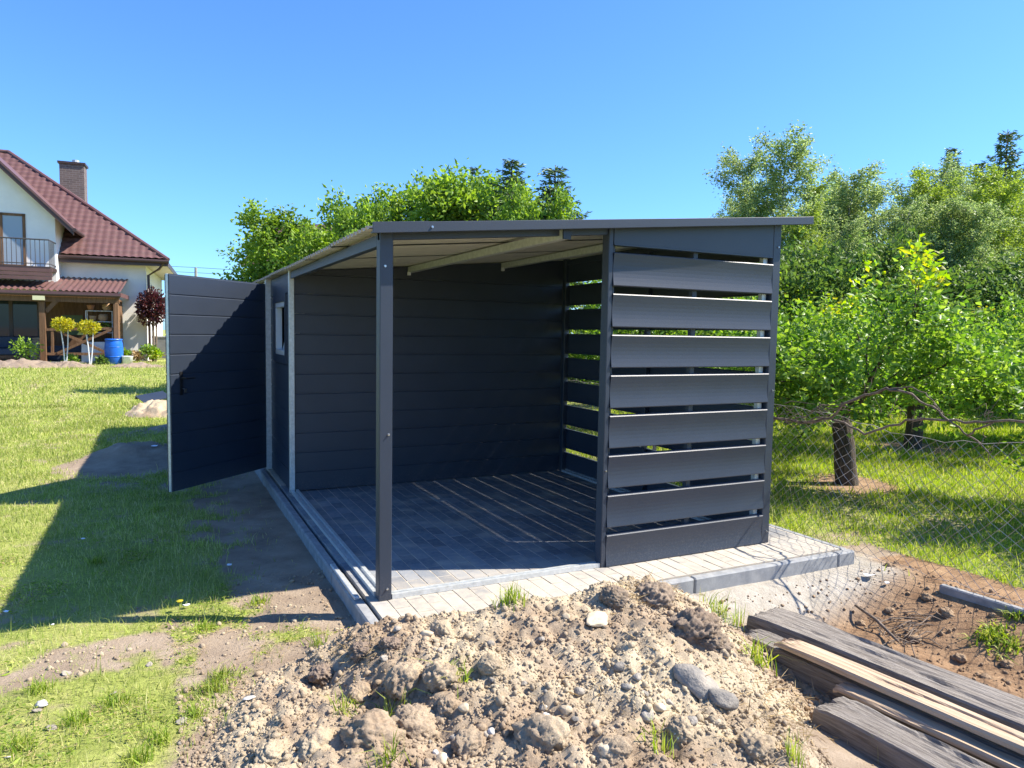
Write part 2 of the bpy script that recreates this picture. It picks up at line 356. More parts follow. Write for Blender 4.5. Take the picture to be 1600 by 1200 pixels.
def npmesh(name, V, Fq, mats, smooth=False, mi=None):
    """fast mesh from arrays; Fq is (n,3) or (n,4)"""
    me = bpy.data.meshes.new(name); V = np.ascontiguousarray(V, dtype=np.float32); Fq = np.ascontiguousarray(Fq, dtype=np.int32)
    k = Fq.shape[1]; me.vertices.add(len(V)); me.vertices.foreach_set('co', V.ravel())
    me.loops.add(Fq.size); me.loops.foreach_set('vertex_index', Fq.ravel())
    me.polygons.add(len(Fq)); me.polygons.foreach_set('loop_start', np.arange(0, Fq.size, k, dtype=np.int32))
    me.polygons.foreach_set('loop_total', np.full(len(Fq), k, dtype=np.int32))
    for q in (mats if isinstance(mats, (list, tuple)) else [mats]): me.materials.append(q)
    if mi is not None: me.polygons.foreach_set('material_index', np.ascontiguousarray(mi, dtype=np.int32))
    if smooth: me.polygons.foreach_set('use_smooth', np.ones(len(Fq), dtype=bool))
    me.update(calc_edges=True); return me
def gridmesh(name, X, Y, Z, mats, smooth=True):
    ny, nx = X.shape; V = np.stack([X, Y, Z], -1).reshape(-1, 3)
    i = np.arange(ny*nx).reshape(ny, nx)
    F = np.stack([i[:-1, :-1], i[:-1, 1:], i[1:, 1:], i[1:, :-1]], -1).reshape(-1, 4)
    return npmesh(name, V, F, mats, smooth)
def leaves(P, D, L, W, rng, fold=.25):
    """P base points, D directions, L lengths, W widths -> folded rhombus leaves (two triangles each)"""
    n = len(P); D = D/np.maximum(np.linalg.norm(D, axis=1, keepdims=True), 1e-6)
    R = rng.normal(size=(n, 3)); S = np.cross(D, R); S /= np.maximum(np.linalg.norm(S, axis=1, keepdims=True), 1e-6)
    U = np.cross(S, D); L = np.asarray(L).reshape(-1, 1)*np.ones((n, 1)); W = np.asarray(W).reshape(-1, 1)*np.ones((n, 1))
    V = np.stack([P, P+D*L*.45+S*W/2+U*W*fold, P+D*L-U*L*.08, P+D*L*.45-S*W/2+U*W*fold], 1).reshape(-1, 3)
    b = np.arange(n)[:, None]*4
    F = np.concatenate([b+np.array([[0, 1, 2]]), b+np.array([[0, 2, 3]])], 0)
    return V, F
def cat(parts):
    Vs, Fs, o = [], [], 0
    for V, F in parts: Vs.append(V); Fs.append(F+o); o += len(V)
    return np.concatenate(Vs), np.concatenate(Fs)
def blades(x, y, z, h, wd, rng, lean=.35):
    """grass: each blade a bent strip of three triangles"""
    n = len(x); a = rng.uniform(0, 2*np.pi, n); c, s = np.cos(a), np.sin(a); b = rng.uniform(0, 2*np.pi, n)
    ln = np.abs(rng.normal(0, lean, n))*h; lx, ly = np.cos(b)*ln, np.sin(b)*ln
    P = np.stack([x, y, z-.006], 1); S = np.stack([c*wd/2, s*wd/2, 0*c], 1)
    Mi = P + np.stack([lx*.35, ly*.35, h*.58], 1); T = P + np.stack([lx, ly, h*np.clip(1-.25*(ln/h)**2, .55, 1)], 1)
    V = np.stack([P-S, P+S, Mi-S*.75, Mi+S*.75, T], 1).reshape(-1, 3)
    o = np.arange(n)[:, None]*5
    F = np.concatenate([o+np.array([[0, 1, 3]]), o+np.array([[0, 3, 2]]), o+np.array([[2, 3, 4]])], 0)
    return V, F

# ================================================================== GROUND
SLAB = (-.055, 3.38, -.345, 8.75)
def ground_z(x, y):
    z = -.10 + .30*sstep(9, 26, y) + .035*fbm(x*.7, y*.7, 3, 5) + .012*fbm(x*4, y*4, 3, 9)
    # dug pit in front of the slab on the right, with a sand batter under the kerb
    pit = sstep(1.0, 1.9, x)*(1-sstep(2.85, 3.6, x-.10*np.clip(-y-.5, 0, 1)))*(1-sstep(-.95, -.40, y))
    z = z - .20*pit + pit*.13*fbm(x*4, y*4, 4, 21)
    # loosened soil beside the left kerb and by the open door
    near = np.exp(-((x+.55)/.5)**2)*sstep(-.9, .2, y)*(1-sstep(6, 8, y))
    z = z + near*.05*fbm(x*6, y*6, 4, 33)
    mound = .20*np.exp(-(((x+1.35)/.55)**2+((y-6.2)/.45)**2)) + .12*np.exp(-(((x+.9)/.5)**2+((y-8.6)/.35)**2))
    z = z + mound*(1+.8*fbm(x*5, y*5, 4, 41))
    ins = (x > SLAB[0]-.1) & (x < SLAB[1]+.08) & (y > SLAB[2]-.08) & (y < SLAB[3]+.1)
    return np.where(ins, np.minimum(z, -.075), z)
RINGS = [(5.92, 1.62, .55), (9.17, 3.10, .6), (11.7, 8.0, .6), (6.6, 6.2, .6), (8.9, 8.6, .6)]
def bare_mask(x, y):
    """bare soil, pale sand, reddish pit soil (0..1 each)"""
    n1 = fbm(x*1.3, y*1.3, 5, 3); n2 = fbm(x*5, y*5, 4, 71)
    b = np.zeros_like(x)
    strip = (1-sstep(-.95, -.35, -(x+1.05)-.0*y))            # 1 where x > -1.05.. near the shed
    left = sstep(-1.4, -.6, x+1.2*n1)*(x < 0.3)*sstep(-.3, .3, y+.5*n1)*(1-sstep(7.4, 8.6, y+n1))
    b = np.maximum(b, left*(.62+1.1*n2+.25*sstep(-.8, -.25, x)))
    m1 = np.exp(-(((x+1.45)/.75)**2+((y-5.6)/.75)**2))
    b = np.maximum(b, m1*1.35*(1+.8*n2)); b = np.maximum(b, .9*np.exp(-(((x+1.0)/.55)**2+((y-8.6)/.4)**2)))
    fr = np.exp(-(((x+.95)/.75)**2+((y+.05)/.55)**2))*1.0
    b = np.maximum(b, fr*(.78+1.6*n2)); b = np.maximum(b, np.where(y < .6, .24+1.4*n1+.9*n2, 0)*(x < .3))
    toe = sstep(-1.5, -.7, x-.5*(y+1.0))*(y < -.1)*(x < 4)
    b = np.maximum(b, toe*(.95+.7*n2))
    pit = sstep(.2, .6, x)*(y < -.3)*(x < 3.5+.06*np.clip(-y-.5, 0, 2)+.25*n1)
    b = np.maximum(b, pit*(1.0+.3*n2))
    for rx, ry, rr in RINGS: b = np.maximum(b, 1.25*np.exp(-(((x-rx)/rr)**2+((y-ry)/rr)**2)**1.0)*(1+1.2*n2))
    b = np.maximum(b, ((x > SLAB[0]-.12) & (x < SLAB[1]+.1) & (y > SLAB[2]-.1) & (y < SLAB[3]+.1))*1.0)
    hs = sstep(21.3, 22.2, y)*(1-sstep(23.2, 24.2, y))*(x < 0)*(x > -14)
    b = np.maximum(b, hs*(.35+1.2*n2))
    b = np.maximum(b, .34+.55*n1+.5*n2*(x < 0))*(1)
    pale = sstep(1.3, 1.8, x)*(1-sstep(3.55, 3.8, x))*sstep(-.92, -.62, y+.25*n1)*(y < .2)
    red = sstep(1.4, 2.3, x)*(1-pale)*(y < -.4)*(x < 4.6)
    for rx, ry, rr in RINGS: red = np.maximum(red, .8*(np.hypot(x-rx, y-ry) < 2*rr))
    return np.clip(b, 0, 1.2), pale, red
def axis(lo, hi, st, far, k):
    a = np.arange(lo, hi+1e-6, st); g = np.geomspace(.12, 1, k)
    g = (g-g[0])/(1-g[0]); return np.concatenate([(lo-(far)*g[1:][::-1]**2.2), a, hi+far*g[1:]**2.2])
ax = axis(-4.5, 8.0, .05, 420, 34); ay = axis(-3.2, 9.5, .05, 420, 34)
GX, GY = np.meshgrid(ax, ay); GZ = ground_z(GX, GY)
me = gridmesh('ground', GX, GY, GZ, MT['ground'])
b, pl, rd = bare_mask(GX, GY)
ca = me.color_attributes.new('bare', 'FLOAT_COLOR', 'POINT')
ca.data.foreach_set('color', np.stack([b, pl, rd, np.ones_like(b)], -1).astype(np.float32).ravel())
ground = tag(link('ground', me), 'mown lawn worn to bare sandy soil around the shed', None, kind='structure')

# ================================================================== PAVED SLAB
slab = link('paving', None, None, (0, 0, 0)); ORG['paving'] = (0, 0, 0)
tag(slab, 'grey block paving dusted with sand under the shed', None, kind='structure')
MB().box(SLAB[0]+.01, SLAB[1]-.01, SLAB[2]+.01, SLAB[3]-.01, -.09, -.0022).build('sand_bed', MT['sand'], slab)
rng = random.Random(4)
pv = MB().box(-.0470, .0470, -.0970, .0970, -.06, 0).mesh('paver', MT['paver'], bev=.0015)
spots = []
x = SLAB[0]+.005
row = 0
while x < SLAB[1]-.05:
    y = SLAB[2]+.01+.10 + (0 if row % 2 else -.1)
    while y < 3.3:
        if y-.1 > SLAB[2]-.005: spots.append((x+.05, y))
        y += .2
    if row % 2 == 0: spots.append((x+.05, SLAB[2]+.06, 1))
    x += .10; row += 1
def vis(s):
    d = math.dist((s[0], s[1], 0), CAM); seen = 0 if (s[0] > 1.6 and s[1] > .05 and s[1] < 1.4) else 1
    return -seen*1000 + d
spots.sort(key=vis)
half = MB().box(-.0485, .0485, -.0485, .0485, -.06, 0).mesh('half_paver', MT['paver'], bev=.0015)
rest = MB()
for i, s in enumerate(spots):
    hf = len(s) > 2; dz = rng.uniform(-.0008, .0016)
    if i < 295:
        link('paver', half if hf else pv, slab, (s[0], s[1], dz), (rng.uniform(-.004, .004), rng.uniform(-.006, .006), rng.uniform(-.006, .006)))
    else:
        h = .0485 if hf else .0985
        rest.box(s[0]-.0485, s[0]+.0485, s[1]-h, s[1]+h, -.06, dz)
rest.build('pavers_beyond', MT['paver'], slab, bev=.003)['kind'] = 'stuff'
# kerbstones: front row (one metre each), right side and left side
def kerb(x0, x1, y0, y1, z1=-.004, z0=-.24):
    MB().box(x0, x1, y0, y1, z0, z1).build('kerbstone', MT['kerb'], slab, bev=.010)
xs = [-.13, .0, .96, 1.95, 3.27, 3.45]
for a, c in zip(xs[:-1], xs[1:]): kerb(a+.003, c-.003, SLAB[2]-.065, SLAB[2]-.003)
for k in range(9): kerb(SLAB[1]+.004, SLAB[1]+.068, SLAB[2]+.002+k*1.0, SLAB[2]+.996+k*1.0, -.006)
for k in range(9): kerb(SLAB[0]-.072, SLAB[0]-.006, SLAB[2]+.002+k*1.0, SLAB[2]+.996+k*1.0, -.010-.002*(k % 3))
MB().box(SLAB[0]-.062, SLAB[0]-.03, .10, .75, -.009, .012).build('offcut_strip', MT['galv'], slab, bev=.004)

# ================================================================== SHED
W_, A_, D1, D2, DT = 3.0, 1.50, 3.06, 4.40, 8.50
shed = thing('metal_shed', 'anthracite metal garden shed with open lean-to bay and slatted end screen', 'shed', (1.5, 4.2, 0))
SL = .0945
def rz(x): return 2.072 + SL*(x+.067)           # underside level of the roof beams at x
def part(mb, name, mat, bev=0, smooth=False): return mb.build(name, MT[mat], shed, bev, smooth)
# posts
part(MB().box(0, .075, 0, .075, .0, rz(.04)+.03), 'post', 'anth', .004)
part(MB().box(A_, A_+.035, -.004, .075, 0, rz(A_)+.03), 'post', 'anth', .004)
part(MB().box(W_-.075, W_, -.008, .07, 0, rz(W_)+.02), 'post', 'anth', .004)
part(MB().box(W_-.06, W_-.005, D1-.07, D1-.005, 0, rz(W_)+.02), 'post', 'anth', .003)
part(MB().box(W_-.055, W_-.01, 1.50, 1.545, 0, rz(W_)), 'post', 'anth', .003)
part(MB().box(A_+.72, A_+.76, .03, .07, 0, rz(2.2)), 'post', 'anth', .003)
part(MB().box(-.012, .036, D1-.05, D1, 0, rz(0)+.01), 'galvanised_post', 'galv', .003)
part(MB().box(-.055, .012, D2-.10, D2-.04, 0, rz(0)+.01), 'galvanised_post', 'galv', .003)
part(MB().box(A_+.04, A_+.075, .036, .076, 0, rz(A_)), 'inner_post', 'anth', .002)
part(MB().box(W_-.13, W_-.09, .03, .07, 0, rz(W_)), 'galvanised_post', 'galv', .002)
for dy in (5.9, DT-.06): part(MB().box(-.02, .03, dy, dy+.05, 0, rz(0)+.01), 'galvanised_post', 'galv', .002)
# floor rails of folded galvanised steel
def rail(a, b, nm='floor_rail'):
    prof = [(-.035, .002), (.035, .002), (.035, .026), (.012, .026), (.010, .012), (-.010, .012), (-.012, .030), (-.035, .030)]
    a, b = Vector(a), Vector(b); d = (b-a).normalized(); s = Vector((-d.y, d.x, 0))
    part(MB().prism(prof, lambda p, q, t: (a+d*t+s*p) + Vector((0, 0, q)), 0, (b-a).length), nm, 'galv')
rail((.08, .038, 0), (A_-.003, .038, 0)); rail((.030, .08, 0), (.030, D1-.055, 0)); rail((W_-.035, .08, 0), (W_-.035, D1-.08, 0))
# fascia (two lengths with a lapped joint), side beam, purlins
def slope_bar(x0, x1, y0, y1, zb, zt): 
    return MB().add([(x0,y0,zb+SL*(x0+.067)),(x1,y0,zb+SL*(x1+.067)),(x1,y1,zb+SL*(x1+.067)),(x0,y1,zb+SL*(x0+.067)),
                     (x0,y0,zt+SL*(x0+.067)),(x1,y0,zt+SL*(x1+.067)),(x1,y1,zt+SL*(x1+.067)),(x0,y1,zt+SL*(x0+.067))],
                    [(0,3,2,1),(4,5,6,7),(0,1,5,4),(1,2,6,5),(2,3,7,6),(3,0,4,7)])
part(slope_bar(-.069, .245, -.104, -.092, 2.062, 2.121), 'fascia', 'anth', .002)
part(slope_bar(.243, 3.215, -.102, -.090, 2.064, 2.119), 'fascia', 'anth', .002)
part(slope_bar(-.066, 3.213, -.0895, -.05, 2.066, 2.072), 'fascia_lip', 'anth')
part(slope_bar(0.0, 3.0, .012, .05, 2.035, 2.085), 'front_beam', 'anth', .002)
part(MB().box(.002, .045, .08, DT-.05, 2.012, 2.078), 'side_beam', 'anth', .003)
part(MB().box(W_-.05, W_-.004, .07, DT-.05, rz(W_)-.06, rz(W_)-.004), 'side_beam', 'anth', .003)
for px in (1.165, 2.195):
    part(MB().box(px-.025, px+.025, -.03 if px < 1.5 else .02, DT-.08, rz(px)-.062, rz(px)-.004), 'purlin', 'galv', .003)
    if px < 1.5: part(MB().box(px-.027, px+.027, -.042, -.031, rz(px)-.064, rz(px)-.006), 'purlin_cap', 'black')
    part(MB().box(px-.04, px-.01, D1-.085, D1-.055, rz(px)-.09, rz(px)-.055), 'purlin_bracket', 'pvc', .002)
# roof: lapped trapezoidal sheets, ribs falling from right to left
def sheet(y0, n, dz):
    pit = .09; prof = []
    for k in range(n):
        b = y0 + k*pit
        prof += [(b, 0), (b+.042, 0), (b+.054, .017), (b+.078, .017), (b+.09, 0)]
    tp = [(y, z+.0035) for y, z in prof]; bt = prof
    vs = []
    for x in (-.085, 3.20):
        for y, z in tp: vs.append((x, y, rz(x)+.004+dz+z))
        for y, z in bt: vs.append((x, y, rz(x)+.004+dz+z))
    k = len(tp); mb = MB()
    top = [(i, i+1, 2*k+i+1, 2*k+i) for i in range(k-1)]; bot = [(k+i+1, k+i, 3*k+i, 3*k+i+1) for i in range(k-1)]
    ends = [(i+1, i, k+i, k+i+1) for i in range(k-1)] + [(2*k+i, 2*k+i+1, 3*k+i+1, 3*k+i) for i in range(k-1)]
    b = mb.add(vs, top, 0)
    for f in bot: mb.f.append(f); mb.mi.append(1)
    for f in ends: mb.f.append(f); mb.mi.append(1)
    o = mb.build('roof_sheet', [MT['anth'], MT['under']], shed)
y = -.088; k = 0
while y < DT-.1:
    n = min(11, int((DT+.05-y)/.09)); sheet(y, n, .0045*(k % 2) + (.012 if k == 0 else 0)); y += (n-.5)*.09; k += 1
part(slope_bar(-.066, 3.213, DT+.05, DT+.062, 2.064, 2.119), 'fascia', 'anth', .002)
# horizontal cladding boards: 0.187 m cover with a pressed groove
BH = .187
def board(L, h=BH, t=.018):
    """board along +X of length L, face toward -Y at y=0"""
    pr = [(0, 0.0), (0, h-.016), (.006, h-.011), (.006, h-.002), (t, h-.002), (t, 0.0)]
    mb = MB(); mb.prism([(q, p) for p, q in [(a, b_) for a, b_ in pr]], lambda q, p, t_: (t_, p, q), 0, L); return mb
bp = board(W_-.07-.04).mesh('board', MT['anth'])
k = 0; z = .012
while z < 1.95:
    link('wall_board', bp, shed, Vector((.038, D1-.030, z)) - Vector(ORG[shed.name])); z += BH; k += 1
part(MB().add([(.038, D1-.03, z), (W_-.072, D1-.03, z), (W_-.072, D1-.03, rz(W_-.07)-.002), (.038, D1-.03, rz(.038)-.002),
               (.038, D1-.012, z), (W_-.072, D1-.012, z), (W_-.072, D1-.012, rz(W_-.07)-.002), (.038, D1-.012, rz(.038)-.002)],
              [(0,1,2,3),(7,6,5,4),(0,4,5,1),(1,5,6,2),(2,6,7,3),(3,7,4,0)]), 'wall_board', 'anth')
# left side, between bay and door: boards and a tilted window
wy0, wy1, wz0, wz1 = 3.30, 3.96, 1.285, 1.815
def sideboards(y0, y1, z0, z1, x=0.0):
    L = y1-y0; me = board(L).mesh('board', MT['anth']); z = z0
    while z + BH*.6 < z1:
        h = min(BH, z1-z)
        if z1-z-BH < BH*.6: h = z1-z
        o = link('wall_board', me if abs(h-BH) < .001 else board(L, h).mesh('board', MT['anth']), shed, Vector((x, y1, z)) - Vector(ORG[shed.name]), (0, 0, -math.pi/2))
        z += BH
sideboards(D1+.002, D2-.102, .012, wz0-.075); sideboards(D1+.002, wy0-.075, wz0-.07, wz1+.075); sideboards(wy1+.075, D2-.102, wz0-.07, wz1+.075); sideboards(D1+.002, D2-.102, wz1+.078, 2.06)
wf = MB()
for a in ((wy0-.075, wy1+.075, wz0-.075, wz0), (wy0-.075, wy1+.075, wz1, wz1+.075), (wy0-.075, wy0, wz0, wz1), (wy1, wy1+.075, wz0, wz1)):
    wf.box(-.012, .012, *a)
win = wf.build('window', MT['anth'], shed); wl = (0, 0, 0)
fr = MB()
for a in ((wy0, wy1, wz0, wz0+.05), (wy0, wy1, wz1-.05, wz1), (wy0, wy0+.05, wz0+.05, wz1-.05), (wy1-.05, wy1, wz0+.05, wz1-.05)):
    fr.box(.0, .06, *a)
fr.build('frame', MT['pvc'], win, .004, loc=wl)
sa = MB(); hh = wz1-wz0-.1; wd = wy1-wy0-.1
for a in ((0, wd, 0, .045), (0, wd, hh-.045, hh), (0, .045, .045, hh-.045), (wd-.045, wd, .045, hh-.045)): sa.box(0, .04, *a)
s_ = sa.build('sash', MT['pvc'], win, .004, loc=(.06, wy0+.05, wz0+.05)); s_.rotation_euler = (0, math.radians(14), 0)
g_ = MB().box(.015, .02, .045, wd-.045, .045, hh-.045).build('pane', MT['glass'], win, loc=(.06, wy0+.05, wz0+.05)); g_.rotation_euler = (0, math.radians(14), 0)
# closed room: rest of left side, back, right side
sideboards(D2+1.43, DT-.02, .012, 2.06)
part(MB().box(.0, .02, D2+.0, D2+1.43, 2.03, 2.07), 'door_head', 'galv')
def clad(name, P0, P1, z0, zt0, zt1):
    """profiled sheet wall between two ground points with a groove for each board"""
    P0, P1 = Vector(P0), Vector(P1); d = (P1-P0).normalized(); nrm = Vector((d.y, -d.x, 0)); mb = MB(); z = z0
    while z < min(zt0, zt1)-.05:
        z2 = z+BH
        ta, tb = (min(z2, zt0-.003), min(z2, zt1-.003)) if z2 < min(zt0, zt1)-.05 else (zt0, zt1)
        for off, a0, a1, b1 in ((0, z, ta-.012, tb-.012), (-.006, ta-.012, ta, tb)):
            q = [P0+nrm*off, P1+nrm*off]; b0 = a0 if off == 0 else tb-.012
            mb.add([(*q[0].xy, a0), (*q[1].xy, b0), (*q[1].xy, b1), (*q[0].xy, a1), (*(q[0]-nrm*.015).xy, a0), (*(q[1]-nrm*.015).xy, b0), (*(q[1]-nrm*.015).xy, b1), (*(q[0]-nrm*.015).xy, a1)],
                   [(0,1,2,3),(7,6,5,4),(0,4,5,1),(1,5,6,2),(2,6,7,3),(3,7,4,0)])
        z = z2
    part(mb, name, 'anth')
clad('side_wall', (W_, D1+.01, 0), (W_, DT, 0), .012, rz(W_)-.005, rz(W_)-.005)
clad('back_wall', (W_-.002, DT+.001, 0), (.002, DT+.001, 0), .012, rz(W_)-.005, rz(0)-.005)
# slats: a folded sheet with a slightly hollow face, bright top return and dark bottom return
def slat(L, h=.215, dp=.030):
    pr = [(-.004+.010*math.sin(math.pi*t/8), h*t/8) for t in range(9)]        # y, z of face, hollow in the middle
    pr = [(-.012, 0.0)] + [(-.016+.012*math.sin(math.pi*t/8), .006+(h-.012)*t/8) for t in range(9)] + [(-.012, h), (dp, h+.004), (dp, h), (-.002, h-.006)]
    pr += [(-.008+.010*math.sin(math.pi*t/8), .008+(h-.016)*t/8) for t in range(8, -1, -1)] + [(dp, .004), (dp, 0.0)]
    mb = MB(); mb.prism(pr, lambda p, q, t: (t, p, q), 0, L); return mb
sf = slat(W_-.0755-(A_+.0355)).mesh('slat', MT['anth'])
TOP0, PT = .217, .265
for k in range(8):
    h = Vector((A_+.0355, .0, TOP0+k*PT-.215)) - Vector(ORG[shed.name]); link('slat', sf, shed, h)
x0, x1 = A_+.037, W_-.078
part(MB().add([(x0, -.006, 2.128), (x1, -.006, 2.128), (x1, -.006, rz(x1)+.004), (x0, -.006, rz(x0)+.004), (x0, .010, 2.128), (x1, .010, 2.128), (x1, .010, rz(x1)+.004), (x0, .010, rz(x0)+.004)],
              [(0,1,2,3),(7,6,5,4),(0,4,5,1),(1,5,6,2),(2,6,7,3),(3,7,4,0)]), 'top_panel', 'anth')
part(MB().box(x0, x1, -.012, .045, 2.118, 2.1275), 'panel_lip', 'anth')
sr = slat(D1-.03-.074, .215, .0249).mesh('slat', MT['anth'])
for k in range(8):
    link('slat', sr, shed, Vector((W_-.004, .074, TOP0+k*PT-.215)) - Vector(ORG[shed.name]), (0, 0, math.pi/2))
part(MB().box(W_-.03, W_-.004, .07, D1-.075, 2.108, rz(W_)), 'top_panel', 'anth')
# bolts
def bolt(p, nrm=(0, -1, 0), r=.007):
    p, nrm = Vector(p), Vector(nrm); part(MB().tube([p, p+nrm*.006], r, 8).tube([p+nrm*.006, p+nrm*.012], r*.6, 8), 'bolt', 'steel')
for p in ((.052, 0, .96), (.048, 0, .07), (.028, 0, 1.9)): bolt(p)
bolt((.265, -.102, 2.12)); bolt((A_+.018, -.004, .65), r=.006); bolt((W_-.03, -.008, 1.15), r=.006); bolt((W_-.03, -.008, .09), r=.006); bolt((W_-.03, -.008, 2.2), r=.006)
# door, swung open on its front jamb
HD = Vector((-.045, D2-.03, .012)); DE = Vector((-1.03, 3.40, 0)); dv = DE-HD; DW = dv.xy.length; ang = math.atan2(dv.y, dv.x)
# local frame: +x from hinge to free edge, face toward camera is local +y side
door = MB()
for a in ((0, .025, 0, 2.02), (DW-.025, DW, 0, 2.02), (.025, DW-.025, 0, .02), (.025, DW-.025, 2.0, 2.02)): door.box(a[0], a[1], -.014, .014, a[2], a[3])
door.box(.026, DW-.026, -.0125, .0125, .021, 1.999, 1)
dr = door.build('door', [MT['galv'], MT['anth']], shed, .002, loc=HD-Vector(ORG[shed.name])); dr.rotation_euler = (0, 0, ang)
z = .004; n = 0; db = board(DW-.008, .1835, .010).mesh('board', MT['anth']); db2 = board(DW-.008, .1835, .010).mesh('board', MT['anth'])
while z < 1.95:
    link('board', db, dr, (DW-.004, .0265, z), (0, 0, math.pi)); link('inner_board', db2, dr, (.004, -.0265, z)); z += .1835
hb = MB(); hx = DW-.13
hb.box(hx-.017, hx+.017, .027, .033, .90, 1.12); hb.tube([(hx, .033, 1.06), (hx, .075, 1.06), (hx-.11, .080, 1.058)], [.011, .010, .009], 8); hb.tube([(hx, .033, .96), (hx, .045, .96)], .013, 10)
hb.build('handle', MT['black'], dr, 0, loc=(0, 0, 0))
kb = MB(); kb.tube([(hx, .045, .96), (hx, .075, .955)], .004, 6).box(hx-.012, hx+.012, .075, .078, .925, .962); kb.build('key', MT['steel'], dr, loc=(0, 0, 0))
for z in (.25, 1.0, 1.75):
    MB().tube([(0, .016, z-.05), (0, .016, z+.05)], .009, 8).build('hinge', MT['galv'], dr, loc=(0, 0, 0))

# ================================================================== DIRT HEAP
_sx = [(540, 985, -.5), (560, 975, -.55), (620, 963, -.6), (703, 957, -.65), (762, 949, -.7), (837, 931, -.75), (892, 931, -.78), (944, 909, -.8), (1009, 904, -.8), (1036, 915, -.8), (1081, 935, -.8), (1126, 983, -.85)]
_r = np.array([onY(*s) for s in _sx])
RX = np.concatenate([[-1.9, -1.2, -.7], _r[:, 0], [2.2, 2.8]]); RZ = np.concatenate([[-.22, -.14, -.02], _r[:, 2], [-.36, -.5]]); RY = np.concatenate([[-1.5, -1.15, -.72], _r[:, 1], [-1.3, -1.6]])
def heap_base(x, y):
    zr = np.interp(x, RX, RZ); yr = np.interp(x, RX, RY)
    g = ground_z(x, y); h = zr - g
    # the crest leans left towards the camera: front slope about two metres long, back slope short
    tf = np.clip((yr-y)/1.85, 0, 1); tb = np.clip((y-yr)/.42, 0, 1)
    side = np.where(y < yr, np.interp(x + .16*(yr-y), [-1.5, -.9, -.3, .95, 1.3, 1.6], [-.15, -.02, .16, .2, .06, -.32]), zr)
    prof = np.where(y < yr, (1-tf**1.5)*(zr*(1-np.clip(tf*1.5, 0, 1))+side*np.clip(tf*1.5, 0, 1) - g), h*(1-tb)**1.3)
    return np.where(h > 0, prof, np.minimum(h, 0)*1.0), g
def heap_z(x, y):
    p, g = heap_base(x, y); k = sstep(-.01, .10, p)
    wx = x + .08*fbm(x*4, y*4, 3, 51); wy = y + .08*fbm(x*4, y*4, 3, 52)
    cl = (1-np.clip(worley(wx*5.2, wy*5.2, 7)*1.25, 0, 1))**.8; c2 = 1-np.clip(worley(wx*13, wy*13, 8)*1.2, 0, 1); c3 = 1-np.clip(worley(x*34, y*34, 9)*1.2, 0, 1)
    sel = sstep(-.02, .14, fbm(x*1.7+3, y*1.7, 3, 12))
    d = .075*(cl-.45)*(.25+.75*sel) + .034*(c2-.5) + .014*(c3-.5) + .10*fbm(x*2.2, y*2.2, 4, 14) + .03*fbm(x*14, y*14, 4, 15)
    # low gully running down the left of the heap, in its own shade
    gul = np.exp(-((x+.42+.42*(y+.9))/.13)**2)*sstep(-1.9, -1.4, y)*(1-sstep(-.75, -.5, y))
    return g + p + k*d - .10*gul*k - .03*(1-k), k
hx_, hy_ = np.meshgrid(np.arange(-1.9, 2.15, .0125), np.arange(-2.9, -.335, .0125))
hz_, hk_ = heap_z(hx_, hy_)
hz_ = np.where(hy_ > -.40, np.minimum(hz_, -.03), hz_)
me = gridmesh('dirt_heap', hx_, hy_, hz_, [MT['soil']])
heap = tag(link('dirt_heap', me), 'big heap of pale sandy dug soil full of stones in front of the paving', 'dirt heap')
HGZ = np.maximum(hz_, ground_z(hx_, hy_))
def surf(x, y):
    x = np.atleast_1d(np.asarray(x, float)); y = np.atleast_1d(np.asarray(y, float))
    fx = (x+1.9)/.0125; fy = (y+2.9)/.0125; ins = (fx >= 0) & (fy >= 0) & (fx < HGZ.shape[1]-1.001) & (fy < HGZ.shape[0]-1.001)
    z = np.empty_like(x); o = ~ins
    if o.any(): z[o] = ground_z(x[o], y[o])
    i = fx[ins].astype(int); j = fy[ins].astype(int); a = fx[ins]-i; b = fy[ins]-j
    z[ins] = (HGZ[j, i]*(1-a)+HGZ[j, i+1]*a)*(1-b) + (HGZ[j+1, i]*(1-a)+HGZ[j+1, i+1]*a)*b
    return z
def surf_slow(x, y):
    x = np.atleast_1d(np.asarray(x, float)); y = np.atleast_1d(np.asarray(y, float)); g = ground_z(x, y); h, k = heap_z(x, y)
    inside = (x > -1.9) & (x < 2.13) & (y > -2.9) & (y < -.34)
    return np.where(inside, np.maximum(g, h), g)
def hit(px, py):
    d = ray(px, py); t = np.arange(.8, 12, .03); P = CAM + t[:, None]*d
    i = max(1, int(np.argmax(P[:, 2] < surf(P[:, 0], P[:, 1])))); t = np.linspace(t[i-1], t[i], 12); P = CAM + t[:, None]*d
    i = int(np.argmax(P[:, 2] < surf(P[:, 0], P[:, 1]))); return P[i], t[i]

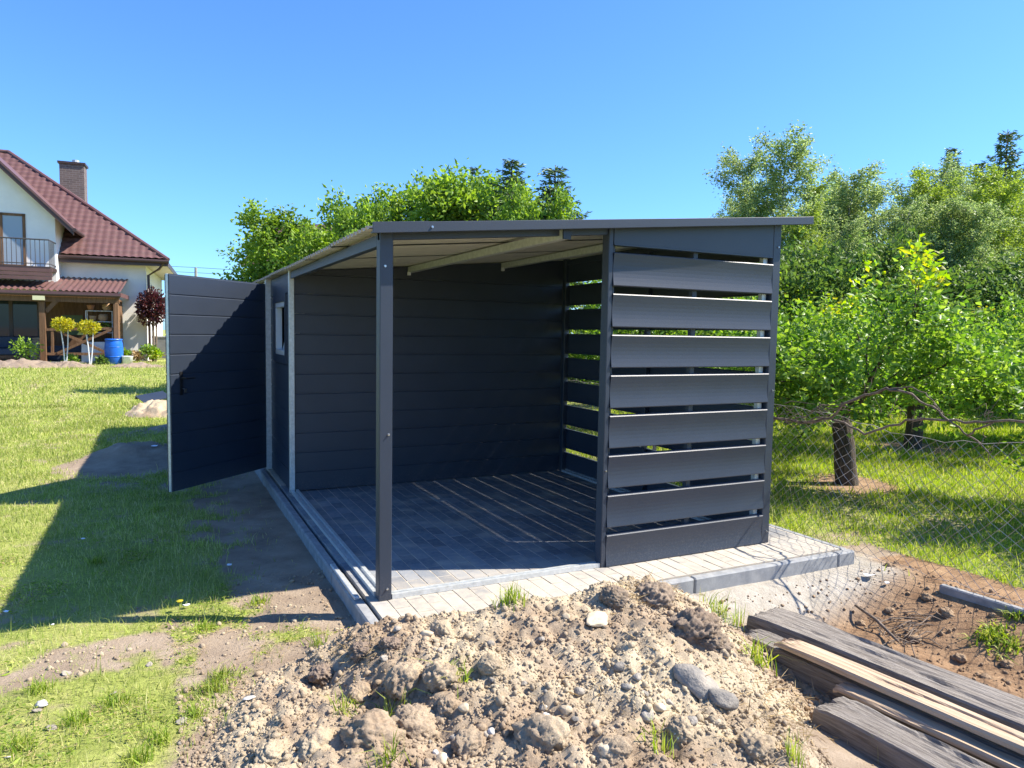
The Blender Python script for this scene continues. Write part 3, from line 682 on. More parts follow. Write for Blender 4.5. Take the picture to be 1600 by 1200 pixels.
# lumps: displaced icospheres
def lump(name, mat, seed, rough=.25, flat=.75, sub=3, facet=0, grain=0):
    bm = bmesh.new(); bmesh.ops.create_icosphere(bm, subdivisions=sub, radius=1)
    rs = np.random.RandomState(seed); dirs = rs.normal(size=(14, 3)); dirs /= np.linalg.norm(dirs, axis=1, keepdims=True); cut = rs.uniform(.62, .95, 14)
    p = np.array([v.co[:] for v in bm.verts])
    if facet: p = p/np.maximum(1.0, (p@dirs.T/cut).max(1))[:, None]**facet
    n_ = fbm(p[:, 0]*1.6+seed, p[:, 1]*1.6+p[:, 2]*1.3, 4, seed) + .5*fbm(p[:, 2]*4+seed, p[:, 0]*4-p[:, 1]*3, 3, seed+5)
    if grain: n_ = n_ + grain*((1-np.clip(worley(p[:, 0]*6+p[:, 2]*4.1+seed, p[:, 1]*6-p[:, 2]*4.4, seed)*1.2, 0, 1))-.5) + grain*.8*fbm(p[:, 0]*11+p[:, 2]*7, p[:, 1]*11-p[:, 2]*8, 3, seed+9)
    p = p*(1+rough*2*n_)[:, None]; p[:, 2] *= flat
    for v, c_ in zip(bm.verts, p): v.co = c_
    me = bpy.data.meshes.new(name); bm.to_mesh(me); bm.free(); me.materials.append(mat)
    me.polygons.foreach_set('use_smooth', [True]*len(me.polygons)); return me
CLODM = [lump('clod', MT['soil'], 30+k, .34, .8, 5, 0, .2) for k in range(5)] 
RCLODM = [lump('red_clod', MT['soil_r'], 50+k, .38, .75, 4, 0, .3) for k in range(3)]
DCLODM = [lump('dark_clod', MT['soil_d'], 40+k, .38, .75, 5, 0, .3) for k in range(3)]
STM = {c: [lump('stone', MT['stone_'+c], 60+k*7+ord(c), .14, .68, 3, .9) for k in range(3)] for c in 'gtw'}
rng = random.Random(11)
def lay(name, me, px, py, rpx, label, category, group=None, sink=.35, sq=(1, 1, 1)):
    P, t = hit(px, py); r = rpx*t/FPX
    o = link(name, me, None, (P[0], P[1], P[2]+r*(.55-sink)), (rng.uniform(-.4, .4), rng.uniform(-.4, .4), rng.uniform(0, 6.3)), (r*sq[0], r*sq[1], r*sq[2]))
    return tag(o, label, category, group)
for i, (px, py, rp) in enumerate([(634, 1062, 34), (690, 1056, 30), (652, 1135, 40), (702, 1102, 20), (845, 1152, 44), (496, 1168, 36), (585, 1150, 48), (560, 1085, 24), (768, 1040, 22), (960, 1172, 26), (1065, 1140, 24), (1180, 1165, 30), (1240, 1180, 22), (735, 1160, 30), (1120, 1130, 18), (690, 985, 20), (420, 1180, 24)]):
    lay('soil_clod', CLODM[i % 5], px, py, rp, ('small', 'head-sized', 'very large')[(rp > 23)+(rp > 35)] + ' crumbly clod of sandy soil stuck in the dirt heap', 'soil clod', 'clods in the dirt heap', .62, (1, rng.uniform(.8, 1.1), 1))
for i, (px, py, rp) in enumerate([(1085, 985, 42), (1020, 935, 32), (1112, 1008, 26), (960, 935, 24), (610, 1010, 18), (565, 1020, 22), (505, 1055, 22)]):
    lay('topsoil_clod', DCLODM[i % 3], px, py, rp, 'dark rooty turf clod on the crest or flank of the dirt heap', 'soil clod', 'dark turf clods on the heap', .5)
lay('boulder', STM['g'][0], 1088, 1066, 42, 'largest grey boulder half buried in the right flank of the dirt heap', 'stone', None, .62, (1.15, .85, .8))
lay('boulder', STM['g'][2], 1128, 1092, 28, 'smooth grey boulder touching the largest boulder on the dirt heap', 'stone', None, .55, (1, 1, .9))
o = lay('flat_stone', STM['t'][0], 934, 976, 24, 'flat tan stone slab lying near the crest of the dirt heap', 'stone', None, .2, (1.1, .8, .38)); o.rotation_euler = (.25, 0, .3)
gl = 'small grey stone lodged in the sandy dirt heap'
for i, (px, py, rp) in enumerate([(968, 1045, 13), (995, 1060, 10), (978, 1075, 11), (1008, 1086, 9), (905, 1083, 12), (1010, 1120, 14), (898, 1126, 9), (848, 1108, 9), (1078, 1130, 15), (710, 1155, 9), (687, 1018, 8), (672, 1044, 9), (846, 1000, 7), (1045, 1100, 9), (760, 1150, 8), (620, 985, 9), (600, 1030, 9), (818, 1070, 8), (740, 1170, 7)]):
    lay('stone', STM['g'][i % 3], px, py, rp*.85, gl, 'stone', 'grey stones in the dirt heap', .3)
for i, (px, py, rp) in enumerate([(855, 1122, 11), (1060, 1152, 11), (768, 1145, 10), (697, 1185, 8), (850, 1106, 7), (905, 1082, 6), (681, 1178, 8)]):
    lay('pale_stone', STM['w'][i % 3], px, py, rp*.75, 'small whitish stone lodged in the sandy dirt heap', 'stone', 'white stones in the dirt heap', .3)
for i, (px, py, rp) in enumerate([(947, 1175, 15), (667, 993, 10), (1030, 1108, 12), (885, 1112, 11), (1118, 1132, 14), (885, 965, 8), (725, 1108, 11), (860, 1140, 8), (930, 1133, 9), (690, 1190, 12)]):
    lay('tan_stone', STM['t'][i % 3], px, py, rp, 'small tan stone lodged in the sandy dirt heap', 'stone', 'tan stones in the dirt heap', .3)
for i, (px, py, rp) in enumerate([(1430, 1000, 13), (1480, 960, 15), (1390, 955, 11), (1500, 1030, 14), (1450, 935, 12), (1540, 1060, 12), (1345, 975, 10), (1575, 1040, 13)]):
    lay('soil_clod', RCLODM[i % 3], px, py, rp*.75, 'brown clod lying on the reddish dug soil beside the beams', 'soil clod', 'clods on the reddish dug soil', .5)
# crumbs and pebbles: nobody could count them
rs = np.random.RandomState(5)
ico = bmesh.new(); bmesh.ops.create_icosphere(ico, subdivisions=1, radius=1); IV = np.array([v.co[:] for v in ico.verts]); IF = np.array([[v.index for v in f.verts] for f in ico.faces]); ico.free()
def crumbs(name, mat, x, y, r, label, c, emb=.25):
    n = len(x); z = surf(x, y); J = 1 + rs.uniform(-.32, .32, (n, len(IV), 1))
    V = IV[None]*J*(r[:, None, None]*rs.uniform(.7, 1.25, (n, 1, 3))) + np.stack([x, y, z+r*emb], 1)[:, None, :]
    F = (IF[None]+np.arange(n)[:, None, None]*len(IV)).reshape(-1, 3)
    return tag(link(name, npmesh(name, V.reshape(-1, 3), F, mat, False)), label, c, None, 'stuff')
def on_heap(n):
    x = rs.uniform(-1.6, 2.05, n*3); y = rs.uniform(-2.5, -.42, n*3); p, g = heap_base(x, y); k = (p > -.005) & (rs.uniform(size=n*3) < .35+.9*(fbm(x*2, y*2, 3, 77)+.3))
    return x[k][:n], y[k][:n]
x, y = on_heap(22000); crumbs('soil_crumbs', MT['soil'], x, y, np.clip(rs.lognormal(-5.4, .5, len(x)), .0022, .02), 'loose sandy crumbs scattered over the dirt heap', 'soil crumbs')
x, y = on_heap(130); crumbs('pebbles', MT['stone_g'], x, y, np.clip(rs.lognormal(-4.9, .4, len(x)), .004, .018), 'small grey pebbles scattered over the dirt heap', 'pebbles')
x = rs.uniform(-1.9, .3, 1500); y = rs.uniform(-1.2, 1.0, 1500); b_, _, _ = bare_mask(x, y); k = b_ > .45
x2 = rs.uniform(1.5, 3.8, 1500); y2 = rs.uniform(-2.3, -.5, 1500)
crumbs('soil_crumbs', MT['soil_r'], x2, y2, np.clip(rs.lognormal(-5.1, .5, len(x2)), .002, .022), 'loose crumbs over the reddish dug soil beside the beams', 'soil crumbs')
x = x[k]; y = y[k]; crumbs('soil_crumbs', MT['soil'], x, y, np.clip(rs.lognormal(-5.2, .5, len(x)), .002, .02), 'loose crumbs on the bare soil left of the paving', 'soil crumbs')

# ================================================================== TIMBERS, BOARD, PIT LITTER
def timber(name, label, c, a, b, wd, th, zt, mat, seed, tilt=0, warp=.006, cracks=3):
    """weathered beam: local +Y along the beam; uneven rounded edges, splits on the top face and a worn end"""
    a, b = Vector(a), Vector(b); L = (b-a).length; rs_ = np.random.RandomState(seed); n = int(L/.03)
    nw = 17; V = []; ys = np.linspace(0, L, n)
    us = np.linspace(-.5, .5, nw)
    prof = [(u*wd, 0.0) for u in us]
    ring = [( -wd/2, -th)] + [(-wd/2, -th*.5), (-wd/2, -.012)] + [(u*(wd-.014), 0) for u in us] + [(wd/2, -.012), (wd/2, -th*.5), (wd/2, -th)]
    cr = [(rs_.uniform(-.42, .42)*wd, rs_.uniform(.0, .4)*L, rs_.uniform(.4, 1)*L, rs_.uniform(.006, .014)) for _ in range(cracks)]
    for j, yv in enumerate(ys):
        e = math.exp(-yv/.05)*.03 + math.exp(-(L-yv)/.05)*.03
        for (px, pz) in ring:
            q = np.array([px*9+seed]); r_ = fbm(q, np.array([yv*2.2]), 4, seed)[0]*warp*2.4
            dz = r_ - e*rs_.uniform(.3, 1)*(1 if pz > -.02 else 0)
            if pz == 0:
                dz += fbm(np.array([px*60+seed]), np.array([yv*1.6]), 3, seed+3)[0]*.011
                for cx, y0, y1, cw in cr:
                    cxx = cx + .02*math.sin(yv*5+cx*30)
                    if y0 < yv < y1: dz -= .016*math.exp(-((px-cxx)/cw)**2)*min(1, (yv-y0)*6, (y1-yv)*6)
            sx = 1 + .05*fbm(np.array([yv*1.8+seed]), np.array([pz*8]), 3, seed+8)[0]*2
            yy = yv + (fbm(np.array([px*22+seed]), np.array([pz*18.]), 3, seed+9)[0]*.05 if j in (0, n-1) else 0)
            V.append((px*sx, yy, pz+dz))
    k = len(ring); i = np.arange(n*k).reshape(n, k)
    F = [(int(i[j, q]), int(i[j, (q+1) % k]), int(i[j+1, (q+1) % k]), int(i[j+1, q])) for j in range(n-1) for q in range(k)]
    mb = MB(); mb.v = V; mb.f = F + [tuple(range(k-1, -1, -1)), tuple(range((n-1)*k, n*k))]; mb.mi = [0]*len(mb.f)
    me = mb.mesh(name, MT[mat]); o = link(name, me, None, (a.x, a.y, zt), (tilt, 0, math.atan2(b.y-a.y, b.x-a.x)-math.pi/2))
    return tag(o, label, c)
def pz(px, py, z): q = onz(px, py, z); return (q[0], q[1], 0)
A0 = Vector(pz(1190, 951, -.13)); A1 = Vector(pz(1600, 1112, -.13)); A1 = A0+(A1-A0)*1.35
timber('timber_beam', 'thick weathered grey beam lying lengthways beside the dug reddish soil', 'beam', A0, A1, .27, .17, -.13, 'sleeper', 3, cracks=5)
B0 = Vector(pz(1170, 982, -.15)); B1 = B0 + (A1-A0)*1.0; dB = (B1-B0).normalized(); sB = Vector((-dB.y, dB.x, 0))
timber('timber_beam', 'grey beam set on edge under the pale plank, its end beside a grass tuft', 'beam', B0-sB*.015, B1-sB*.03, .17, .19, -.15, 'sleeper', 9, cracks=3)
P0 = Vector(pz(1222, 990, -.07)); P1 = Vector(pz(1600, 1150, -.07)); P1 = P0+(P1-P0)*1.3
timber('plank', 'long pale brown plank lying on top of the two grey beams', 'plank', P0, P1, .135, .03, -.088, 'plank', 14, warp=.003, cracks=1)
P2 = Vector(pz(1310, 1075, -.18)); P3 = P2+(P1-P0)*.8
timber('plank', 'thin pale plank wedged under the long plank above the dark gap', 'plank', P2, P3, .09, .025, -.15, 'plank', 15, warp=.003, cracks=1)
C0 = Vector(pz(1297, 1090, -.12)); C1 = Vector(pz(1512, 1200, -.12)); C1 = C0+(C1-C0)*1.9
timber('timber_beam', 'deeply cracked grey beam end lying in front beside the dry straw', 'beam', C0, C1, .22, .13, -.125, 'sleeper', 21, cracks=6)
# concrete gravel board on the fence line
k0, k1 = onz(1470, 912, -.07), onz(1600, 951, -.07); k0, k1 = Vector(k0), Vector(k1); kd = (k1-k0).normalized()
mb = MB().bar((k0.x, k0.y, -.17), (k0.x+kd.x*2.4, k0.y+kd.y*2.4, -.18), .05, .20)
tag(mb.build('gravel_board', MT['concrete'], None, .008), 'grey concrete board half sunk at the edge of the orchard grass', 'concrete board')
# charred stick and roots in the pit
def pxz(px, py, z): return tuple(onz(px, py, z))
s0, s1 = Vector(pxz(1337, 946, -.22)), Vector(pxz(1403, 1002, -.24))
tag(MB().tube([s0, s0.lerp(s1, .5)+Vector((.01, 0, .012)), s1], [.009, .011, .008], 7).build('stick', MT['twig'], None, smooth=True), 'dark stick lying on the reddish dug soil', 'stick')
rb = MB(); rr = random.Random(8)
for k in range(34):
    c_ = Vector(pxz(1415+rr.gauss(0, 26), 980+rr.gauss(0, 11), -.24)); c_.z = float(surf(c_.x, c_.y)[0]); a = rr.uniform(0, 6.28); l = rr.uniform(.05, .17); d = Vector((math.cos(a), math.sin(a), 0))*l
    rb.tube([c_-d, c_+Vector((rr.uniform(-.02, .02), rr.uniform(-.02, .02), rr.uniform(.01, .05))), c_+d], [.0025, .004, .0015], 4)
tag(rb.build('roots', MT['twig'], None), 'tangle of thin dead roots in the reddish dug soil', 'roots')

# ================================================================== GRASS
rs = np.random.RandomState(21)
def sow(n, x0, x1, y0, y1, hf, wf, mat, name, label, thr=.47, lean=.4, soft=.12, clumpy=.0):
    x = rs.uniform(x0, x1, n); y = rs.uniform(y0, y1, n)
    # only what can be seen: inside a slightly widened view cone
    d = np.stack([x, y, 0*x-.1], 1)-CAM; dep = d@fw; u = d@rt/np.maximum(dep, .01); v = d@up/np.maximum(dep, .01)
    k = (dep > .3) & (np.abs(u) < .86) & (v > -.62)
    k &= rs.uniform(size=n) < np.clip((11/np.maximum(dep, 1))**1.15, 0, 1)
    x, y, dep = x[k], y[k], dep[k]; b_, _, _ = bare_mask(x, y)
    n2 = fbm(x*9, y*9, 4, 88); k = (b_ + .55*n2 + rs.normal(0, soft, len(x))) < thr
    x, y, dep = x[k], y[k], dep[k]; z = surf(x, y)
    cl = 1 + clumpy*2*fbm(x*3.2, y*3.2, 3, 66)
    h = hf*rs.lognormal(0, .45, len(x))*np.clip(cl, .3, 2.4)*(.75+.9*(fbm(x*1.1, y*1.1, 3, 31)+.25)); wd = wf*rs.uniform(.7, 1.3, len(x))*np.clip(dep/5, .8, 3)
    V, F = blades(x, y, z, np.maximum(h, .01), wd, rs, lean)
    return tag(link(name, npmesh(name, V, F, MT[mat])), label, 'grass', None, 'stuff')
sow(420000, -9, -.25, -1.4, 13, .036, .0042, 'grass', 'lawn_grass', 'short mown yellow-green lawn grass left of the shed', .50, .7, .13, .5)
sow(140000, -13, 0, 12.5, 27, .05, .0055, 'grass', 'lawn_grass', 'mown lawn grass stretching towards the white house', .62, .6, .12, .3)
sow(300000, 3.5, 13, -1.9, 9, .05, .005, 'grass_l', 'orchard_grass', 'lush bright grass under the orchard trees behind the wire fence', .52, .6, .12, .7)
sow(90000, 10, 34, -2, 18, .09, .008, 'grass_l', 'orchard_grass', 'grass of the orchard reaching back to the birch trees', .6, .5, .12, .5)
def weeds(n, x0, x1, y0, y1, name, label, mat='grass_l', size=.017, thr=.55, asp=.55):
    x = rs.uniform(x0, x1, n); y = rs.uniform(y0, y1, n); k = fbm(x*1.6, y*1.6, 4, 19) > .06; x, y = x[k], y[k]; b_, _, _ = bare_mask(x, y); k = b_ < thr; x, y = x[k], y[k]
    m_ = len(x); P = np.stack([x, y, surf(x, y)+.004+rs.uniform(0, .018, m_)], 1); D = rs.normal(size=(m_, 3))*np.array([1, 1, .25])
    V, F = leaves(P, D, size*rs.lognormal(0, .4, m_), size*asp*rs.uniform(.7, 1.3, m_), rs, .1); tag(link(name, npmesh(name, V, F, MT[mat])), label, 'weeds', None, 'stuff')
weeds(26000, -3.2, .0, -1.3, 3.5, 'lawn_weeds', 'small flat weed leaves among the worn lawn grass')
weeds(22000, -3.2, .0, -1.3, 3.5, 'dry_thatch', 'pale dry thatch lying in the worn lawn', 'straw', .028, .7, .09)
weeds(16000, 3.6, 8, -1.5, 4, 'orchard_weeds', 'small broad weed leaves in the orchard grass', 'grass_l', .024)
def tuft(px, py, n, h, spread, mat, name, label, group=None, lean=.45, wd=.005):
    P, t = hit(px, py); x = P[0]+rs.normal(0, spread, n); y = P[1]+rs.normal(0, spread, n); z = surf(x, y)
    V, F = blades(x-P[0], y-P[1], z-P[2], h*rs.uniform(.45, 1.15, n), np.full(n, wd), rs, lean)
    return tag(link(name, npmesh(name, V, F, MT[mat]), None, tuple(P)), label, 'grass tuft', group)
tuft(797, 940, 110, .11, .035, 'grass_l', 'grass_tuft', 'bright green grass tuft on the crest of the dirt heap')
for px, py in ((1128, 965), (1112, 955), (1150, 975)): tuft(px, py, 34, .13, .035, 'grass_l', 'grass_tuft', 'green grass tuft on the pale sand below the kerb', 'grass tufts below the kerb', .6)
tuft(1188, 1040, 40, .16, .03, 'grass_l', 'grass_tuft', 'long-bladed grass tuft in the dark gap at the beam ends', None, .9, .008)
for px, py in ((500, 1010), (610, 1120), (540, 1110), (1025, 1165), (715, 1065), (605, 1190)): tuft(px, py, 40, .10, .03, 'grass_l', 'grass_tuft', 'small green grass tuft rooted in the flank of the dirt heap', 'grass tufts on the heap flank', .8)
for px, py in ((1240, 1190), (1380, 1195), (1395, 1120)): tuft(px, py, 30, .13, .016, 'grass_l', 'grass_tuft', 'thin grass growing up between the grey beams', 'grass between the beams', .3, .004)
for px, py in ((345, 1060), (330, 1080), (300, 1120), (60, 1080), (120, 1130), (250, 1160), (180, 1100), (320, 985), (405, 945), (150, 880), (240, 800), (30, 1170), (215, 1190)):
    tuft(px, py, 90, .07, .026, 'grass_l', 'grass_tuft', 'thicker green tuft standing out of the worn lawn', 'tufts in the worn lawn', .8)
for px, py, s in ((1560, 990, .05), (1580, 1010, .06), (1545, 1000, .05), (1590, 965, .04)): tuft(px, py, 90, .06, s*.75, 'grass_l', 'weed', 'low green weeds on the reddish dug soil', 'weeds on the dug soil', 1.2, .012)
# dry straw on the crest and right flank of the heap
def straw(n, cx, cy, sx, sy, name, label):
    px = rs.normal(cx, sx, n); py = rs.normal(cy, sy, n); P = np.array([hit(a, b)[0] for a, b in zip(px, py)])
    D = rs.normal(size=(n, 3))*np.array([1, 1, .35]); V, F = leaves(P+np.array([0, 0, .006]), D, rs.uniform(.03, .10, n), rs.uniform(.0016, .003, n), rs, .1)
    tag(link(name, npmesh(name, V, F, MT['straw'])), label, 'straw', None, 'stuff')
straw(420, 1015, 925, 36, 12, 'dry_straw', 'brown dry roots and straw matted on the crest of the dirt heap')
straw(700, 1215, 1110, 45, 55, 'dry_straw', 'dry yellow straw between the dirt heap and the beams')
straw(160, 565, 1015, 26, 12, 'dry_straw', 'dry roots hanging from the left end of the dirt heap')
straw(200, 1000, 1080, 120, 50, 'dry_straw', 'stray straws scattered over the front of the dirt heap')

# litter and small finds on the lawn
def flake(px, py, s, label, group, name='paper_scrap', mat='paper', c='litter'):
    P, t = hit(px, py); r_ = s*t/FPX; rr = random.Random(int(px*7+py)); mb = MB(); k = 7
    ring = [(math.cos(2*math.pi*i/k)*r_*rr.uniform(.6, 1.2), math.sin(2*math.pi*i/k)*r_*rr.uniform(.4, .9), rr.uniform(0, .4)*r_) for i in range(k)]
    low = [(a*.95, b*.95, c_-.003) for a, b, c_ in ring]
    mb.add(ring+low, [tuple(range(k)), tuple(range(2*k-1, k-1, -1))]+[(i, k+i, k+(i+1) % k, (i+1) % k) for i in range(k)])
    tag(mb.build(name, MT[mat], None, loc=(P[0], P[1], P[2]+.022)), label, c, group)
for px, py, s in ((292, 951, 6), (358, 887, 5), (82, 982, 3), (130, 846, 3), (242, 700, 5), (10, 961, 4)): flake(px, py, s, 'tiny white paper scrap in the shaded grass', 'white scraps in the shaded grass')
for px, py, s in ((1358, 904, 10), (1385, 915, 5)): flake(px, py, s, 'white scrap lying at the grass edge by the sand batter', 'white scraps by the sand batter')
for px, py, s in ((103, 1054, 8), (80, 1140, 9), (66, 1103, 13), (176, 1086, 7), (12, 1185, 6), (283, 1130, 10), (58, 1112, 8), (390, 1094, 11), (233, 1040, 6)):
    lay('pale_stone', STM['g' if int(px) % 3 else 'w'][int(px) % 3], px, py, s, 'pale stone lying in the sunny worn grass', 'stone', 'pale stones in the sunny grass', .25, (1, .8, .5))
P, t = hit(280, 957)
dd = thing('dandelion', 'single yellow dandelion at the edge of the shadow', 'flower', tuple(P))
MB().tube([P, P+np.array([.004, 0, .06])], .002, 5).build('stem', MT['grass_l'], dd)
MB().lathe([(.004, .0), (.016, .006), (.019, .011), (.010, .015), (.003, .016)], (P[0]+.004, P[1], P[2]+.058), 12).build('flower_head', MT['yellow'], dd)
# offcut of folded sheet leaning on a little spoil heap behind the door
def spoil(name, c, rx, ry, h, seed, label, group=None, mat='soil'):
    x, y = np.meshgrid(np.linspace(-1, 1, 64), np.linspace(-1, 1, 64)); r_ = np.sqrt(x*x+y*y)
    p = np.clip(1-r_, 0, 1)**.9; X = c[0]+x*rx; Y = c[1]+y*ry
    Z = ground_z(X, Y)-.03 + h*p*(1+1.0*fbm(X*3, Y*3, 4, seed)) + sstep(0, .3, p)*(.28*h*(1-np.clip(worley(X*5, Y*5, seed)*1.2, 0, 1)) + .3*h*fbm(X*9, Y*9, 3, seed+2))
    return tag(link(name, gridmesh(name, X-c[0], Y-c[1], Z-c[2], MT[mat]), None, c), label, 'soil pile', group)
q = onz(258, 645, -.05); spoil('soil_pile', (q[0]+.1, q[1], -.05), .85, .6, .34, 5, 'small spoil pile with a sheet offcut behind the open door')
q = onz(240, 629, .05); o = MB().box(-.28, .28, -.16, .16, 0, .012).box(-.28, .28, .148, .16, -.06, 0).build('sheet_offcut', MT['anth'], None, loc=(q[0], q[1], .16)); o.rotation_euler = (.35, -.12, .5)
tag(o, 'flat grey metal sheet offcut on the spoil pile on the lawn', 'sheet offcut')

# ================================================================== FENCE AND DEAD VINE
FX = 3.66
fence = thing('chain_link_fence', 'old sagging diamond wire mesh fence between the shed and the orchard', 'fence', (FX, 1.5, -.1))
mb = MB(); rr = random.Random(3); s_ = .088; fy0, fy1 = -2.45, 6.2; H = 1.06
def fpt(y, z):
    sag = .10*math.sin(y*.9+1)*(z/H); wob = .018*math.sin(y*9+z*7)+.012*math.sin(y*23-z*11)
    return (FX + sag + wob, y + .02*math.sin(z*6+y*3), -.10 + z*(1-.10*math.exp(-((y+.7)/.7)**2)) + .012*math.sin(y*17))
k = int((fy1-fy0+H)/s_)
for i in range(k):
    for sg in (1, -1):
        y0 = fy0 - H + i*s_ if sg == 1 else fy0 + i*s_
        pts = []
        for j in range(13):
            z = H*j/12; y = y0 + sg*z
            if fy0 <= y <= fy1: pts.append(fpt(y, z))
        if len(pts) > 1: mb.tube(pts, .0018, 3, cap=False)
mb.build('wire_mesh', MT['wire'], fence)
mb = MB()
for z in (.02, H): mb.tube([fpt(fy0+(fy1-fy0)*j/60, z) for j in range(61)], .002, 4)
mb.build('tension_wire', MT['wire'], fence)
for y in (fy0, 2.3, fy1): MB().tube([(FX+.03, y, -.3), (FX+.03, y, 1.15)], .022, 10).build('fence_post', MT['wire'], fence)
vine = thing('dead_vine', 'leafless dead vine stems arching along the top of the wire fence', 'vine', (FX, 0, -.1))
def vpath(pts, r0_, r1_, dx=0):
    P = [Vector(onX(px, py, FX-.01+dx+.03*math.sin(i*1.7+px))) for i, (px, py) in enumerate(pts)]
    Q = []
    for i in range(len(P)-1):
        for t in (0, .33, .66): Q.append(P[i].lerp(P[i+1], t) + Vector((rr.gauss(0, .005), rr.gauss(0, .005), rr.gauss(0, .005))))
    Q.append(P[-1]); n = len(Q)
    MB().tube(Q, [r0_+(r1_-r0_)*i/(n-1) for i in range(n)], 6).build('stem', MT['twig'], vine, smooth=True)
vpath([(1190, 652), (1225, 655), (1262, 660), (1298, 652), (1316, 632), (1350, 618), (1385, 608), (1412, 612), (1440, 628), (1465, 642), (1490, 665), (1512, 680), (1532, 694), (1545, 707)], .013, .005)
vpath([(1385, 608), (1420, 603), (1445, 615), (1460, 628), (1467, 640)], .006, .003, -.02)
vpath([(1300, 655), (1320, 660), (1352, 678), (1380, 670), (1415, 656), (1460, 655), (1510, 660), (1550, 658), (1640, 661)], .009, .008)
vpath([(1285, 655), (1300, 668), (1320, 673)], .005, .003); vpath([(1545, 707), (1546, 722)], .003, .002); vpath([(1512, 680), (1530, 668), (1552, 660)], .007, .006)
vpath([(1545, 707), (1558, 694), (1566, 684)], .003, .0015); vpath([(1350, 618), (1352, 600), (1345, 586)], .003, .001); vpath([(1358, 612), (1364, 592), (1372, 572)], .003, .001)
vpath([(1530, 692), (1540, 682), (1535, 676)], .004, .002)
for k in range(26):
    y0 = 640+rr.gauss(8, 8); x0 = rr.uniform(1200, 1290); vpath([(x0, y0), (x0+rr.uniform(8, 22), y0+rr.uniform(-8, 8)), (x0+rr.uniform(25, 50), y0+rr.uniform(-12, 12))], .0045, .0015, rr.uniform(-.06, .1))
for k in range(16):
    y0 = 652+rr.gauss(0, 5); x0 = rr.uniform(1300, 1590); vpath([(x0, y0), (x0+rr.uniform(-12, 12), y0+rr.uniform(-22, 14)), (x0+rr.uniform(-25, 25), y0+rr.uniform(-30, 26))], .0028, .001, rr.uniform(-.05, .05))

# ================================================================== TREES
def grow(seed, spec, trunk):
    """spec per level: n children, length ratio (a,b), angle (a,b) degrees, t range, wander, tropism (+up/-droop), segs
       returns tubes [(pts, radii, level)] and leaf anchors"""
    R_ = random.Random(seed); tubes = []; anchors = []
    def branch(p, d, L, r, lv):
        sp = spec[lv]; n = sp['segs']; pts = [p.copy()]; dirs = []
        for i in range(n):
            d = (d + Vector((R_.gauss(0, 1), R_.gauss(0, 1), R_.gauss(0, 1)))*sp['wander'] + Vector((0, 0, 1))*sp['trop']).normalized()
            p = p + d*(L/n); pts.append(p.copy()); dirs.append(d.copy())
        e = sp.get('end', .25); tubes.append((pts, [r*(1-(1-e)*i/n) for i in range(n+1)], lv))
        if lv == len(spec)-1 or sp.get('leafy'):
            for i in range(n): anchors.append((pts[i], pts[i+1], dirs[i], lv))
        if lv < len(spec)-1:
            k = sp['n'] if isinstance(sp['n'], int) else R_.randint(*sp['n'])
            for c in range(k):
                t = sp['t'][0] + (sp['t'][1]-sp['t'][0])*((c+R_.random())/k); f = t*n; i = min(int(f), n-1)
                q = pts[i].lerp(pts[i+1], f-i); dd = dirs[i]; a = math.radians(R_.uniform(*sp['ang'])); az = c*2.399+R_.uniform(-.5, .5)
                s = dd.cross(Vector((0, 0, 1)));
                if s.length < .1: s = dd.cross(Vector((1, 0, 0)))
                s.normalize(); u = dd.cross(s); nd = dd*math.cos(a) + (s*math.cos(az)+u*math.sin(az))*math.sin(a)
                tp = sp.get('taper', .5); branch(q, nd.normalized(), L*R_.uniform(*sp['len'])*(1-tp*t), r*sp['rad']*(1-.5*t), lv+1)
    branch(Vector((0, 0, -.15)), Vector(trunk.get('dir', (0, 0, 1))), trunk['L'], trunk['r'], 0)
    return tubes, anchors
def tree_meshes(name, seed, spec, trunk, per, ls, lmat, bark, spread=.05, young=0, maxlv=9):
    tubes, anc = grow(seed, spec, trunk); mb = MB()
    for pts, rad, lv in tubes:
        if lv <= maxlv: mb.tube(pts, rad, (9, 6, 4, 3)[min(lv, 3)], cap=(lv == 0))
    tm = mb.mesh(name+'_trunk', MT[bark], smooth=True)
    rs_ = np.random.RandomState(seed); A = np.array([a[0][:] for a in anc]); B = np.array([a[1][:] for a in anc]); D = np.array([a[2][:] for a in anc])
    n = len(A); t = rs_.uniform(size=(n, per, 1)); P = A[:, None]*(1-t)+B[:, None]*t + rs_.normal(0, spread, (n, per, 3))
    Dd = D[:, None]*.55 + rs_.normal(0, .75, (n, per, 3)) + np.array([0, 0, -.12])
    P = P.reshape(-1, 3); Dd = Dd.reshape(-1, 3); k = P[:, 2] > .35; P, Dd = P[k], Dd[k]
    V, F = leaves(P, Dd, ls*rs_.lognormal(0, .22, len(P)), ls*.62*rs_.uniform(.8, 1.2, len(P)), rs_)
    mi = None
    if young:
        top = P[:, 2]; q = np.quantile(top, 1-young); yk = (top > q) & (rs_.uniform(size=len(P)) < .75); mi = np.concatenate([yk, yk]).astype(int)
        lm = npmesh(name+'_crown', V, F, [MT[lmat], MT['young']], mi=mi)
    else: lm = npmesh(name+'_crown', V, F, MT[lmat])
    return tm, lm
def plant_tree(name, label, meshes, loc, rot=0, sc=1, group=None, c='tree', lmat=None):
    o = thing(name, label, c, loc, group); o.rotation_euler = (0, 0, rot); o.scale = (sc, sc, sc) if not hasattr(sc, '__len__') else sc
    link('trunk', meshes[0], o); cr = link('crown', meshes[1], o)
    return o
